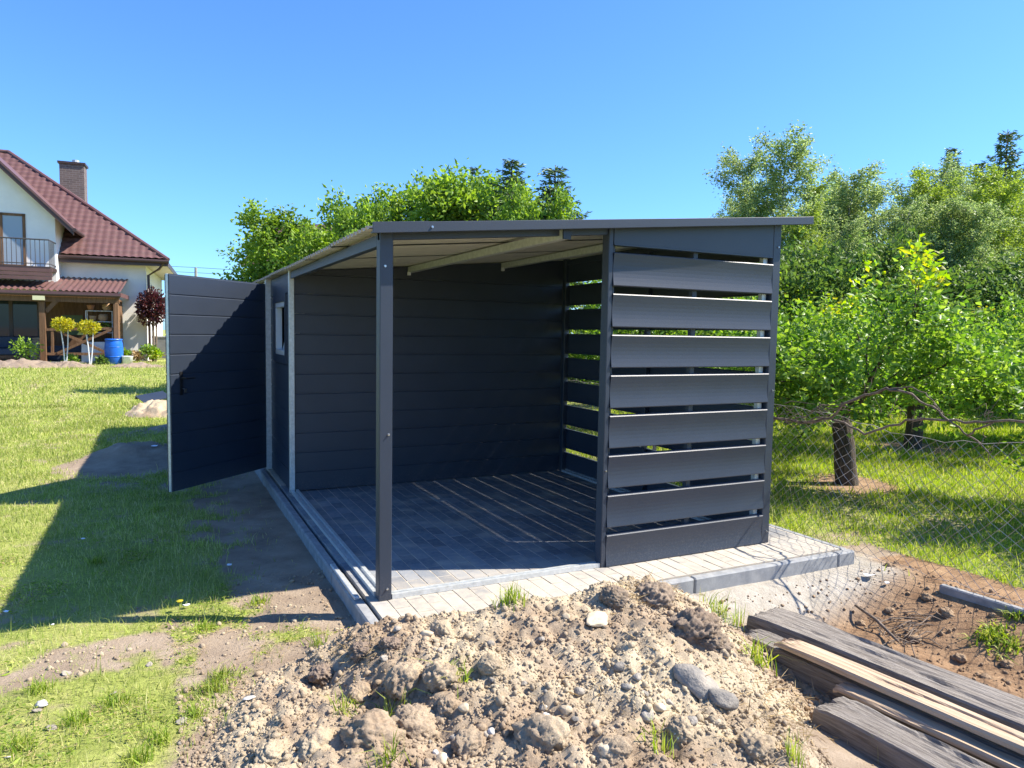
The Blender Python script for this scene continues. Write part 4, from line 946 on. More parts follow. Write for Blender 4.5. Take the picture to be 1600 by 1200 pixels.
# fruit trees: short dark trunk, spreading limbs, upright water shoots
APS = [dict(n=8, len=(1.15, 1.5), ang=(46, 96), t=(.72, 1), rad=.5, wander=.05, trop=0, segs=6, end=.75, taper=.1),
       dict(n=9, len=(.45, .65), ang=(28, 70), t=(.15, 1), rad=.45, wander=.13, trop=.07, segs=7, taper=.25),
       dict(n=8, len=(.45, .7), ang=(25, 65), t=(.1, 1), rad=.5, wander=.14, trop=.09, segs=5, taper=.3, leafy=1),
       dict(n=0, wander=.12, trop=.10, segs=4)]
AP = [tree_meshes('fruit_tree', 100+k, APS, dict(L=1.15, r=.115, dir=(.06*(k-1), .05, 1)), 6, .064, 'apple', 'bark', .05, .025, 2) for k in range(3)]
gz = lambda x, y: float(ground_z(np.array([float(x)]), np.array([float(y)]))[0])
def ap(x, y, k, rot, sc, label, group=None): plant_tree('fruit_tree', label, AP[k], (x, y, gz(x, y)), rot, (sc*1.16, sc*1.16, sc), group)
ap(5.92, 1.62, 0, .4, .98, 'spreading fruit tree standing nearest the wire fence, thick dark trunk')
ap(9.17, 3.10, 1, 2.1, 1.02, 'leafy fruit tree whose trunk stands on a bare soil ring behind the fence vine')
ap(12.2, 2.0, 2, 4.0, 1.12, 'fruit tree in the orchard row beyond the two trunks on bare rings')
ap(11.6, 7.6, 0, 3.3, 1.1, 'fruit tree deep in the orchard behind the slatted screen', )
ap(6.7, 6.3, 2, 1.2, 1.1, 'fruit tree growing close behind the slatted side of the shed')
ap(15.5, 5.2, 1, 5.0, 1.2, 'fruit tree near the birches at the far end of the orchard')
ap(9.3, 10.2, 1, .8, 1.15, 'fruit tree beyond the closed room of the shed')
ap(7.1, -1.25, 2, 2.2, .95, 'fruit tree leaning over the orchard grass nearest the concrete board')
ap(14.5, -.4, 0, 5.6, 1.1, 'fruit tree standing furthest along the orchard from the shed')
# garden trees behind the shed
GTS = [dict(n=14, len=(.42, .6), ang=(28, 62), t=(.28, 1), rad=.5, wander=.05, trop=0, segs=8, end=.25, taper=.35),
       dict(n=9, len=(.4, .6), ang=(25, 60), t=(.2, 1), rad=.45, wander=.12, trop=.08, segs=6, taper=.3),
       dict(n=7, len=(.4, .65), ang=(25, 60), t=(.15, 1), rad=.5, wander=.13, trop=.06, segs=4, taper=.3, leafy=1),
       dict(n=0, wander=.12, trop=.05, segs=3)]
GT = [tree_meshes('garden_tree', 200+k, GTS, dict(L=4.6, r=.12), 5, .125, 'maple', 'bark', .10, 0, 1) for k in range(3)]
def by_px(px, dep): q = atd(px, 520, dep); return q[0], q[1]
def top_at(px, py, dep, H, k, rot, label, name='garden_tree', meshes=None, group=None, wide=1.0):
    """tree of natural height H scaled so that its tip reaches the given direction at that distance"""
    q = atd(px, py, dep); z0 = gz(q[0], q[1]); s = (q[2]-z0)/H
    if group == 'birches beyond the orchard': label = ('low ', 'mid-height ', 'tall ')[(q[2]-z0 > 6.2)+(q[2]-z0 > 7.6)] + label
    return plant_tree(name, label, meshes, (q[0], q[1], z0), rot, (s*wide, s*wide, s), group)
def mh(ms): return max(v.co.z for v in ms[1].vertices)
GH = [mh(g) for g in GT]
top_at(436, 310, 17, GH[0], 0, .3, 'rounded leafy garden tree standing alone by the red roof behind the shed', meshes=GT[0], wide=1.1)
top_at(572, 300, 15, GH[1], 1, 1.3, 'small leafy tree rising just behind the shed eave corner', meshes=GT[1], wide=.62)
top_at(607, 280, 16.5, GH[0], 1, 3.3, 'leafy tree with upright shoots between the eave corner tree and the middle tree', meshes=GT[0], wide=.9)
top_at(705, 266, 18, GH[1], 1, 4.4, 'leafy tree filling the gap in the row over the shed roof', meshes=GT[1], wide=1.0)
top_at(655, 258, 16, GH[2], 2, 2.5, 'leafy garden tree behind the middle of the shed roof', meshes=GT[2], wide=1.1)
top_at(826, 280, 14.2, GH[2], 1, .6, 'shortest leafy tree in the row, in front of the dark spruces', meshes=GT[2], wide=.7)
top_at(758, 260, 17, GH[0], 0, 4.1, 'leafy garden tree next to the two dark spruces behind the roof', meshes=GT[0], wide=1.1)
top_at(535, 352, 22, GH[1], 1, 5.0, 'low leafy tree half hiding the red roof behind the shed', meshes=GT[1], wide=.45)
# spruces
def spruce(seed, Hh, rad):
    R_ = random.Random(seed); mb = MB(); mb.tube([(0, 0, -.1), (0, 0, Hh*.5), (0, 0, Hh)], [.14, .08, .012], 7); Ps, Ds, Ls = [], [], []
    z = .5
    while z < Hh-.05:
        L = rad*(1-z/Hh)**.85+.12; nb = 7 if z < Hh*.8 else 5; a0 = R_.uniform(0, 6.28)
        for j in range(nb):
            a = a0+j*6.283/nb+R_.uniform(-.25, .25); l = L*R_.uniform(.5, 1.2); dr = -.22+.45*(z/Hh); d = Vector((math.cos(a), math.sin(a), dr)); n = max(3, int(l/.09)); p = Vector((0, 0, z)); pts = [p]
            for i in range(n):
                d = (d+Vector((0, 0, .035))).normalized(); p = p+d*(l/n); pts.append(p)
                for q in range(6):
                    s = Vector((-d.y, d.x, 0))*R_.choice((-1, 1)); dd = d*.55+s*R_.uniform(.2, .9)+Vector((0, 0, R_.uniform(-.8, .15)))
                    Ps.append(tuple(p+Vector((R_.gauss(0, .02), R_.gauss(0, .02), R_.gauss(0, .02))))); Ds.append(tuple(dd)); Ls.append(R_.uniform(.12, .26)*(1-.4*i/n))
            mb.tube([pts[0], pts[len(pts)//2], pts[-1]], [.018, .012, .004], 3, cap=False)
        z += R_.uniform(.13, .22)
    rs_ = np.random.RandomState(seed); V, F = leaves(np.array(Ps), np.array(Ds), np.array(Ls), np.array(Ls)*.28, rs_, .15)
    return mb.mesh('spruce_trunk', MT['bark'], smooth=True), npmesh('spruce_crown', V, F, MT['spruce'])
SPM = [spruce(1, 9.0, 2.3), spruce(2, 8.0, 2.6)]
for px, py, dep, k, lab in ((800, 250, 15.5, 0, 'slender dark spruce standing between garden tree and its bushier twin behind the shed'), (868, 258, 15, 1, 'bushy dark spruce at the end of the tree row behind the shed roof'),
                            (742, 262, 30, 0, 'thin spruce tip poking out above the garden trees'), (1575, 202, 34, 1, 'tall dark spruce rising above the birch trees'), (1488, 232, 36, 0, 'thin spruce tip showing over the birch crowns'), (1530, 255, 33, 0, 'spruce half hidden among the birches')):
    q = atd(px, py, dep); z0 = gz(q[0], q[1]); s = (q[2]-z0)/(9.0, 8.0)[k]; wd_ = 1.3 if px < 900 and px > 760 else .95; plant_tree('spruce_tree', lab, SPM[k], (q[0], q[1], z0), px*.1, (s*wd_, s*wd_, s))
# birches
BRS = [dict(n=46, len=(.26, .36), ang=(26, 52), t=(.10, .99), rad=.28, wander=.025, trop=.03, segs=14, end=.08, taper=.68),
       dict(n=9, len=(.32, .52), ang=(25, 60), t=(.15, 1), rad=.45, wander=.10, trop=.04, segs=7, taper=.3, leafy=1),
       dict(n=0, wander=.14, trop=-.10, segs=5)]
BR = [tree_meshes('birch', 300+k, BRS, dict(L=9.5, r=.10, dir=(.05*(k-1), .03, 1)), 8, .09, 'birch' if k != 1 else 'birch2', 'bbark', .085, 0, 1) for k in range(3)]
BHt = [mh(g) for g in BR]
for i, (px, py, dep, k) in enumerate([(1195, 222, 23, 0), (1246, 192, 22, 2), (1300, 262, 24, 0), (1150, 290, 25, 2), (1345, 300, 23, 1), (1385, 280, 25, 0), (1440, 262, 24, 1), (1460, 240, 27, 2), (1515, 262, 23, 1), (1560, 268, 25, 0), (1600, 250, 22, 1), (1650, 255, 24, 2), (1408, 300, 21, 2), (1275, 300, 20, 1), (1540, 300, 20, 2), (1330, 330, 19, 2), (1225, 270, 28, 1), (1480, 300, 20, 0), (1360, 292, 26, 1), (1320, 285, 28, 0), (1425, 275, 28, 2), (1500, 255, 28, 1), (1180, 300, 22, 1), (1585, 265, 28, 2)]):
    top_at(px, py, dep, BHt[k], k, i*1.37, ('grey-green birch in the dense row beyond the orchard', 'yellow-green birch in the dense row beyond the orchard')[k == 1] if i != 1 else 'tallest birch, rising with a thin pointed tip beside the shed roof end', 'birch_tree', BR[k], 'birches beyond the orchard' if i != 1 else None, 1.15+.3*((i*7) % 3)/2)
# hedge bushes closing the orchard under the birches
HS = [dict(n=16, len=(.8, 1.2), ang=(15, 75), t=(.1, 1), rad=.5, wander=.08, trop=0, segs=4, taper=.2), dict(n=9, len=(.4, .6), ang=(25, 60), t=(.2, 1), rad=.5, wander=.12, trop=.06, segs=5, leafy=1), dict(n=0, wander=.12, trop=.03, segs=4)]
HB = tree_meshes('bush', 401, HS, dict(L=1.3, r=.05), 26, .075, 'hedge', 'bark', .10, 0, 0)
hr = random.Random(6)
for i in range(20):
    px = 1120+i*29; dep = 18.5+hr.uniform(-1, 2.0); q = atd(px, 520, dep); z0 = gz(q[0], q[1]); s = hr.uniform(1.25, 1.9)
    plant_tree('bush', ('small', 'medium', 'large')[(s > 1.45)+(s > 1.7)] + ' dark green bush in the hedge under the birches', HB, (q[0], q[1], z0), hr.uniform(0, 6), (s, s, s*hr.uniform(.75, 1.1)), 'hedge bushes under the birches', 'bush')

# ================================================================== HOUSE
HC = atd(231, 560, 28.6); HANG = math.radians(-4); hu = np.array([math.cos(HANG), math.sin(HANG), 0]); hv = np.array([-math.sin(HANG), math.cos(HANG), 0])
HZ = gz(HC[0], HC[1]); HO = np.array([HC[0], HC[1], HZ])
house = link('house', None, None, tuple(HO), (0, 0, HANG)); ORG['house'] = (0, 0, 0)
tag(house, 'white rendered house with red-brown tiled hip roof, gable balcony and timber porch', 'house')
def hp(px, py, v):
    """pixel -> (u, z) of the house on the plane v metres behind the front wall"""
    d = ray(px, py); o = HO + hv*v; t = ((o-CAM)@hv)/(d@hv); P = CAM+d*t; return float((P-HO)@hu), float(P[2]-HZ)
def hpart(mb, name, mat, bev=0, parent=None, smooth=False): return mb.build(name, MT[mat], parent or house, bev, smooth, loc=(0, 0, 0))
ez = hp(170, 404, -.55)[1]                                   # eave height
uL = hp(-170, 500, 0)[0]; DEPTH = 8.5
hpart(MB().box(uL, 0, 0, DEPTH, -.3, ez+.12), 'wall', 'plaster')
# hip roof plane with pressed tile relief
uE = hp(262, 405, -.55)[0]; pitch = math.tan(math.radians(40))
d = ray(13, 240)
# apex: on the front roof plane z = ez + (v+.55)*pitch
lo, hi = -.5, 14
for _ in range(60):
    mid = (lo+hi)/2; u_, z_ = hp(13, 240, mid)
    if z_ > ez + (mid+.55)*pitch: lo = mid
    else: hi = mid
aV = (lo+hi)/2; aU, aZ = hp(13, 240, aV)
tw, th_ = .26, .33
us = np.arange(uL-.6, uE+.001, tw/6); rows = []
sl = math.hypot(1, pitch); nrow = int((aV+.55)*sl/th_)+1
vv, off = [], []
for r_ in range(nrow):
    for f, o_ in ((0.0, .085), (.35, .060), (.75, .022), (.985, .0)):
        vv.append(-.55 + (r_+f)*th_/sl); off.append(o_)
vv = np.array(vv); off = np.array(off); U, V_ = np.meshgrid(us, vv); O = np.repeat(off[:, None], len(us), 1)
wave = .034*np.abs(np.sin(np.pi*(U/tw)))
Zt = ez + (V_+.55)*pitch + O + wave + .01
ulim = uE - (V_+.55)*(uE-aU)/(aV+.55)                         # hip line
keep = (U[:-1, :-1] <= ulim[:-1, :-1]+.02) & (V_[:-1, :-1] < aV)
nyy, nxx = U.shape; ii = np.arange(nyy*nxx).reshape(nyy, nxx)
F = np.stack([ii[:-1, :-1], ii[:-1, 1:], ii[1:, 1:], ii[1:, :-1]], -1)[keep]
Uc = np.minimum(U, ulim)
rf = link('roof', npmesh('roof', np.stack([Uc, V_, Zt], -1).reshape(-1, 3), F, MT['tile'], False), house)
# right hip face and back, plain
hpart(MB().add([(uE, -.55, ez), (uE, DEPTH+.55, ez), (aU, aV, aZ)], [(0, 1, 2)]).add([(uE, DEPTH+.55, ez), (uL-.6, DEPTH+.55, ez), (uL-.6, aV, aZ), (aU, aV, aZ)], [(0, 1, 2, 3)]).add([(uL-.6, -.55, ez), (uL-.6, aV, aZ), (uL-.6, DEPTH+.55, ez)], [(0, 1, 2)]), 'roof_back', 'tile', parent=rf)
hpart(MB().tube([(uE+.02, -.56, ez+.06), (aU, aV, aZ+.07)], .085, 8).tube([(aU, aV, aZ+.07), (uL-.6, aV, aZ+.07)], .085, 8), 'ridge_cap', 'tile', parent=rf)
hpart(MB().box(uL-.6, uE, -.53, DEPTH+.5, ez-.19, ez-.17), 'soffit', 'soffit', parent=rf)
hpart(MB().box(uL-.6, uE+.01, -.565, -.53, ez-.20, ez-.01).box(uE-.025, uE+.012, -.53, DEPTH+.5, ez-.20, ez-.01), 'fascia_board', 'dbrown', parent=rf)
hpart(MB().tube([(uL-.6, -.63, ez-.02), (uE+.05, -.63, ez-.02)], .07, 10), 'gutter', 'dbrown', parent=rf)
q = hp(231, 500, -.1)[0]
hpart(MB().tube([(uE-.15, -.6, ez-.07), (uE-.3, -.5, ez-.3), (q+.05, -.08, ez-.55), (q+.05, -.08, .05)], .05, 8), 'downpipe', 'dbrown')
# chimney
cv = aV*.62+1.1; c0, _ = hp(93, 280, cv); c1, ct = hp(131, 258, cv)
ch = hpart(MB().box(c0, c1, cv, cv+.75, aZ-3.2, ct), 'chimney', 'brick', parent=rf)
hpart(MB().box(c0-.06, c1+.06, cv-.06, cv+.81, ct+.001, ct+.09), 'chimney_cap', 'dbrown', parent=rf)
hpart(MB().tube([((c0+c1)/2+.1, cv+.37, ct+.09), ((c0+c1)/2+.1, cv+.37, ct+.24)], .14, 12), 'flue_pipe', 'galv', parent=rf)
# gable projection with balcony door
gv = -1.0
gR, gb = hp(88, 420, gv); g1 = hp(115, 357, gv-.35); g0 = hp(0, 252, gv-.35)
sg = (g0[1]-g1[1])/(g0[0]-g1[0]); uC = gR - 3.1                  # gable centre line
zA = g1[1] + sg*(uC-g1[0])
zw = g1[1]+sg*(gR-g1[0]) - .22
mb = MB().add([(gR, gv, 2.55), (gR, gv, zw), (uC, gv, zA-.22), (2*uC-gR, gv, zw), (2*uC-gR, gv, 2.55)] + [(gR, 1.5, 2.55), (gR, 1.5, zw), (uC, 1.5, zA-.22), (2*uC-gR, 1.5, zw), (2*uC-gR, 1.5, 2.55)],
              [(0,1,2,3,4), (9,8,7,6,5), (0,5,6,1), (1,6,7,2), (2,7,8,3), (3,8,9,4), (4,9,5,0)])
hpart(mb, 'gable_wall', 'plaster')
gl_ = g1[0]
def gslab(du0, z_off, th, v0, v1, sgn):
    a = (gl_, g1[1]+z_off); b_ = (uC, zA+z_off)
    if sgn < 0: a = (2*uC-gl_, g1[1]+z_off)
    return [(a[0], v0, a[1]), (b_[0], v0, b_[1]), (b_[0], v0, b_[1]-th), (a[0], v0, a[1]-th), (a[0], v1, a[1]), (b_[0], v1, b_[1]), (b_[0], v1, b_[1]-th), (a[0], v1, a[1]-th)], [(0,1,2,3),(7,6,5,4),(0,4,5,1),(1,5,6,2),(2,6,7,3),(3,7,4,0)]
for sgn in (1, -1):
    vs, fs = gslab(0, .0, .10, gv-.32, 3.2, sgn); gr_ = hpart(MB().add(vs, fs), 'gable_roof', 'tile')
    vs, fs = gslab(0, .03, .10, gv-.36, gv-.322, sgn); hpart(MB().add(vs, fs), 'verge_board', 'tile', parent=gr_)
    vs, fs = gslab(0, -.075, .17, gv-.345, gv-.30, sgn); hpart(MB().add(vs, fs), 'barge_board', 'dbrown', parent=gr_)
hpart(MB().tube([(g1[0]+.03, gv-.4, g1[1]-.05), (g1[0]+.03, 2.2, g1[1]-.05)], .07, 8), 'gable_gutter', 'dbrown')
b0, bz0 = hp(42, 418, gv); b1, bz1 = hp(2, 332, gv); bl = b0-1.5
wn = MB(); 
for a in ((bl, bl+.09, bz0, bz1), (b0-.09, b0, bz0, bz1), (bl, b0, bz1-.09, bz1), (bl, b0, bz0, bz0+.09), ((bl+b0)/2-.06, (bl+b0)/2+.06, bz0, bz1)): wn.box(a[0], a[1], gv-.04, gv-.003, a[2], a[3])
wnd = hpart(wn, 'balcony_door', 'porchwood')
hpart(MB().box(bl+.09, b0-.09, gv-.02, gv-.006, bz0+.09, bz1-.09), 'pane', 'glass_b', parent=wnd)
# balcony slab, fascia and railing
rl0, _ = hp(77, 400, gv-1.1); rlL = uC-2.0; _, rz1 = hp(40, 373, gv-1.1); rz0 = bz0-.02
hpart(MB().box(rlL, rl0+.03, gv-1.15, gv, rz0-.12, rz0), 'balcony_floor', 'dbrown')
for k in range(3): hpart(MB().box(rlL, rl0+.10-.01*k, gv-1.2-.03*k, gv-1.15, rz0-.19-.14*k, rz0-.07-.14*k), 'balcony_cladding', 'tile')
ra = MB(); ra.tube([(rlL, gv-1.1, rz1), (rl0, gv-1.1, rz1), (rl0, gv, rz1)], .025, 6).tube([(rlL, gv-1.1, rz0+.1), (rl0, gv-1.1, rz0+.1), (rl0, gv, rz0+.1)], .018, 6)
rail_o = hpart(ra, 'railing', 'iron')
u = rl0; 
while u > rlL:
    hpart(MB().tube([(u, gv-1.1, rz0), (u, gv-1.1, rz1)], .013, 5), 'baluster', 'iron', parent=rail_o); u -= .14
for k in range(1, 5): hpart(MB().tube([(rl0, gv-1.1+k*.2, rz0), (rl0, gv-1.1+k*.2, rz1)], .013, 5), 'baluster', 'iron', parent=rail_o)
# porch: lean-to roof, posts, braces, rails, timber end wall
PV = -2.6
pr_, pz_ = hp(188, 462, PV); _, pt_ = hp(188, 438, -.05)
pt_ = min(pt_, pz_+.75); n = int((pr_-rlL+2)/.045); us = np.linspace(rlL-2, pr_, n); wv = .028*np.sin(us/.18*2*np.pi)
Vp = np.concatenate([np.stack([us, np.full(n, PV), pz_+.12+wv], 1), np.stack([us, np.full(n, -.02), pt_+.05+wv], 1)]); i = np.arange(n-1)
pro = link('porch_roof', npmesh('porch_roof', Vp, np.stack([i, i+1, n+i+1, n+i], 1), MT['tile'], True), house)
hpart(MB().box(rlL-2, pr_+.01, PV-.03, PV+.0, pz_-.06, pz_+.085), 'porch_fascia', 'tile', parent=pro)
hpart(MB().box(pr_-.0, pr_+.02, PV, -.02, pz_-.05, pz_+.10), 'end_flashing', 'tile', parent=pro)
hpart(MB().tube([(rlL-2, PV-.08, pz_-.03), (pr_, PV-.08, pz_-.03)], .055, 8), 'porch_gutter', 'dbrown', parent=pro)
hpart(MB().box(rlL-2, pr_-.05, PV+.05, PV+.2, pz_-.28, pz_-.08), 'porch_beam', 'porchwood')
def ppost(px0, px1):
    a, _ = hp(px0, 520, PV+.1); b_, _ = hp(px1, 520, PV+.1); hpart(MB().box(a, b_, PV+.04, PV+.2, .0, pz_-.28), 'porch_post', 'porchwood', .01); return a, b_
q0 = ppost(62, 72); q1 = ppost(178, 186); ppost(-110, -100)
for (x0, y0, x1, y1) in ((72, 487, 92, 466),):
    a = hp(x0, y0, PV+.12); b_ = hp(x1, y1, PV+.12); hpart(MB().bar((a[0], PV+.12, a[1]), (b_[0], PV+.12, b_[1]), .1, .14), 'brace', 'porchwood')
def pbar(x0, y0, x1, y1, w_=.09, v=PV+.12, nm='porch_rail'):
    a = hp(x0, y0, v); b_ = hp(x1, y1, v); hpart(MB().bar((a[0], v, a[1]), (b_[0], v, b_[1]), .07, w_), nm, 'porchwood')
pbar(72, 515, 178, 513); pbar(72, 553, 178, 553); pbar(90, 552, 176, 514, .09, PV+.10); pbar(88, 516, 166, 551, .09, PV+.16)
pbar(82, 513, 82, 553, .08, PV+.13, 'baluster')
# vertical boards on the wall under the porch, each its own board
wa, _ = hp(72, 500, -.03); wb, _ = hp(182, 500, -.03); u = wa; bm_ = MB().box(0, .148, -.03, -.004, .1, pt_-.12).mesh('wall_plank', MT['porchwood'])
while u < wb-.05: link('wall_plank', bm_, house, (u, 0, 0)); u += .152
hpart(MB().box(pr_-.28, pr_-.22, PV+.25, -.04, .02, pz_-.1), 'porch_end_wall', 'porchwood')
# patio door: dark glass with frame
da, _ = hp(-30, 500, -.05); db_, dz1 = hp(62, 462, -.05)
fr = MB()
for a in ((da, da+.1, .08, 2.35), (db_-.1, db_, .08, 2.35), (da, db_, 2.25, 2.35), ((da+db_)/2-.06, (da+db_)/2+.06, .08, 2.35)): fr.box(a[0], a[1], -.06, -.004, a[2], a[3])
pd = hpart(fr, 'patio_door', 'dbrown'); hpart(MB().box(da+.1, db_-.1, -.03, -.01, .08, 2.25), 'pane', 'glass', parent=pd)
hpart(MB().box(rlL-2, pr_-.1, PV+.0, -.01, -.2, .06), 'terrace_floor', 'concrete')
a = hp(51, 566, PV-.05)[0]; hpart(MB().box(a, a+.9, PV-.42, PV-.05, -.2, .04), 'terrace_step', 'clay')
a, lz = hp(62, 458, PV-.02); hpart(MB().box(a-.2, a+.16, PV-.12, PV-.04, pz_-.24, pz_-.09), 'porch_lamp', 'lamp')
hpart(MB().box(*(lambda q: (q-.5, q+.2))(hp(120, 500, -.06)[0]), -.06, -.035, 1.0, 1.75), 'painted_panel', 'poppy')
def hw(px, py, v): u_, z_ = hp(px, py, v); P = HO + hu*u_ + hv*v; return np.array([P[0], P[1], HZ+z_])
def hg(px, v): P = HO + hu*hp(px, 550, v)[0] + hv*v; return (P[0], P[1], gz(P[0], P[1]))
# things on the porch
TF = HZ+.06
rk = hw(155, 500, -1.9); rack = thing('shelf_rack', 'white wire shelf rack with pots and baskets at the porch end', 'shelf rack', (rk[0], rk[1], TF))
def rloc(du, z): return (rk[0]+hu[0]*du, rk[1]+hu[1]*du, TF+z)
for du in (-.42, .42):
    for s in (0, .3):
        p = np.array(rloc(du, 0))+hv*s; MB().tube([p, p+np.array([0, 0, 1.85])], .014, 6).build('upright', MT['white_p'], rack)
for z in (.5, 1.05, 1.45, 1.84):
    a = np.array(rloc(-.42, z))+hv*.15; b_ = np.array(rloc(.42, z))+hv*.15; MB().bar(a, b_, .32, .02).build('shelf', MT['white_p'], rack)
pot = [(.08, 0), (.12, .16), (.135, .2), (.11, .2), (.03, .17)]; bas = [(.10, 0), (.17, .10), (.165, .22), (.12, .27), (.04, .25)]
for du, z, pr, mt, lab in ((-.28, 1.852, pot, 'clay', 'terracotta pot on the top shelf of the porch rack'), (.25, 1.852, bas, 'wicker', 'wicker basket on the top shelf of the porch rack'), (.12, 1.462, bas, 'wicker', 'larger wicker basket on the second shelf of the porch rack'), (-.22, 1.462, pot, 'wicker', 'small round basket on the second shelf of the porch rack'), (.2, 1.062, pot, 'black', 'black pot with a leafy plant on the third shelf')):
    p = np.array(rloc(du, z))+hv*.15; tag(MB().lathe(pr, (0, 0, 0), 14).build('pot' if pr is pot else 'basket', MT[mt], None, smooth=True, loc=tuple(p)), lab, 'pot' if pr is pot else 'basket')
def cloud(name, c, rad, n, ls, mat, label, cate, group=None, stems=(), seed=1, shell=.5):
    rs_ = np.random.RandomState(seed); D = rs_.normal(size=(n, 3)); D /= np.linalg.norm(D, axis=1, keepdims=True); r_ = (shell+(1-shell)*rs_.uniform(size=(n, 1)))
    bumpy = 1+.5*fbm(D[:, 0]*2.2+seed, D[:, 1]*2.2+D[:, 2]*1.7, 3, seed)[:, None]
    P = D*np.array(rad)*r_*bumpy; V, F = leaves(P, D+rs_.normal(0, .6, (n, 3)), ls*rs_.uniform(.7, 1.3, n), ls*.6, rs_)
    o = thing(name, label, cate, (c[0], c[1], gz(c[0], c[1]) if stems else c[2]), group); ORG[o.name] = tuple(o.location)
    link('crown', npmesh(name, V, F, MT[mat]), o, (0, 0, c[2]-o.location.z))
    for s in stems:
        top = Vector((s[2], s[3], c[2]-o.location.z)); MB().tube([(s[0], s[1], -.05), ((s[0]+s[2])/2+.02, (s[1]+s[3])/2, top.z*.5), top], [s[4], s[4]*.9, s[4]*.7], 6).build('stem', MT[s[5]], o, loc=(0, 0, 0))
    return o
p = np.array(rloc(.2, 1.30))+hv*.15; cloud('pot_plant', p, (.2, .2, .14), 60, .1, 'apple', 'leafy plant in the black pot on the porch rack', 'plant', seed=3)
# yellow standard shrubs, red-leaved tree
for i, (px, py) in enumerate(((99, 507), (138, 511))):
    c_ = hw(px, py, PV-.9); cloud('golden_shrub', c_, (.34, .34, .22), 800, .09, 'yellow', ('bright golden ball shrub on twin pale stems nearest the glass patio door', 'greener golden ball shrub on twin pale stems beside the blue barrel')[i], 'shrub', None, ((.02, 0, -.1, 0, .022, 'pvc'), (.05, .02, .14, 0, .02, 'pvc')), 11+i, .55)
c_ = hw(238, 480, -.7); cloud('red_leaf_tree', c_, (.55, .55, .70), 2000, .13, 'red', 'dark red-leaved standard tree in front of the white wall corner', 'tree', None, ((0, 0, 0, 0, .05, 'twig'), (.09, .03, .12, 0, .035, 'twig')), 21, .3)
# barrel, bucket, bin
g = hg(178, PV-.35)
br = thing('barrel', 'blue plastic barrel at the porch corner post', 'barrel', g)
MB().lathe([(.23, 0), (.27, .04), (.29, .3), (.30, .5), (.29, .7), (.265, .84), (.25, .88)], (0, 0, 0), 24).build('body', MT['blue'], br, smooth=True, loc=(0, 0, 0))
MB().lathe([(.262, .85), (.282, .86), (.282, .905), (.25, .915), (.2, .90)], (0, 0, 0), 24).build('lid', MT['blue'], br, smooth=True, loc=(0, 0, 0))
for z in (.28, .62): MB().lathe([(.29, z-.015), (.305, z), (.29, z+.02)], (0, 0, 0), 24).build('hoop', MT['blue'], br, smooth=True, loc=(0, 0, 0))
g = hg(199, PV-.5); bk = thing('bucket', 'white plastic bucket standing beside the blue barrel', 'bucket', g)
MB().lathe([(.15, 0), (.18, .3), (.19, .31), (.17, .31), (.14, .05)], (0, 0, 0), 18).build('body', MT['white_p'], bk, smooth=True, loc=(0, 0, 0))
MB().tube([(-.18, 0, .29), (-.12, -.12, .22), (0, -.17, .2), (.12, -.12, .22), (.18, 0, .29)], .006, 5).build('handle', MT['steel'], bk, loc=(0, 0, 0))
g = hg(250, 1.2); bn = thing('wheelie_bin', 'grey wheeled bin against the far white wall', 'bin', g)
MB().add([(-.22, -.24, .06), (.22, -.24, .06), (.22, .2, .06), (-.22, .2, .06), (-.29, -.3, .92), (.29, -.3, .92), (.29, .3, .92), (-.29, .3, .92)], [(0,3,2,1),(4,5,6,7),(0,1,5,4),(1,2,6,5),(2,3,7,6),(3,0,4,7)]).build('body', MT['grey_p'], bn, .015, loc=(0, 0, 0))
MB().box(-.31, .31, -.33, .34, .921, .985).build('lid', MT['grey_p'], bn, .02, loc=(0, 0, 0))
for s in (-.24, .24): MB().tube([(s-.03, .22, .1), (s+.03, .22, .1)], .1, 14).build('wheel', MT['black'], bn, loc=(0, 0, 0))
# porch furniture: dark settee, boxes, planter
c_ = hw(20, 548, -1.4); st = thing('garden_settee', 'dark blue cushioned settee on the porch before the glass door', 'settee', (c_[0], c_[1], TF))
def sbox(a0, a1, v0, v1, z0, z1, nm, mt):
    p0 = np.array([c_[0], c_[1], TF]); vs = [tuple(hu*a+hv*v+np.array([0, 0, z])) for z in (z0, z1) for a, v in ((a0, v0), (a1, v0), (a1, v1), (a0, v1))]
    MB().add(vs, [(0,3,2,1),(4,5,6,7),(0,1,5,4),(1,2,6,5),(2,3,7,6),(3,0,4,7)]).build(nm, MT[mt], st, .03, loc=(0, 0, 0))
sbox(-1.1, .55, -.4, .35, .22, .44, 'seat', 'fabric'); sbox(-1.1, .55, .2, .42, .45, .85, 'backrest', 'fabric'); sbox(-1.15, .6, -.42, .42, .06, .21, 'base', 'porchwood')
c2_ = hw(48, 540, -.9); o = MB().box(-.35, .35, -.25, .25, 0, .75).box(-.36, .36, -.26, .26, .755, .83).build('storage_box', MT['card'], None, .015, loc=(c2_[0], c2_[1], TF)); o.rotation_euler = (0, 0, HANG); tag(o, 'brown storage box beside the settee behind the porch post', 'box')
c2_ = hw(58, 550, -2.1); tag(MB().lathe([(.2, 0), (.23, .3), (.24, .62), (.2, .66)], (0, 0, 0), 18).build('planter', MT['grey_p'], None, smooth=True, loc=(c2_[0], c2_[1], TF)), 'dark planter standing behind the porch post', 'planter')
c2_ = hw(120, 545, -1.6); o = MB().box(-.9, .75, -.2, .25, 0, .55).build('covered_furniture', MT['fabric'], None, .05, loc=(c2_[0], c2_[1], TF)); o.rotation_euler = (0, 0, HANG); tag(o, 'dark covered furniture behind the crossed porch railing', 'furniture')
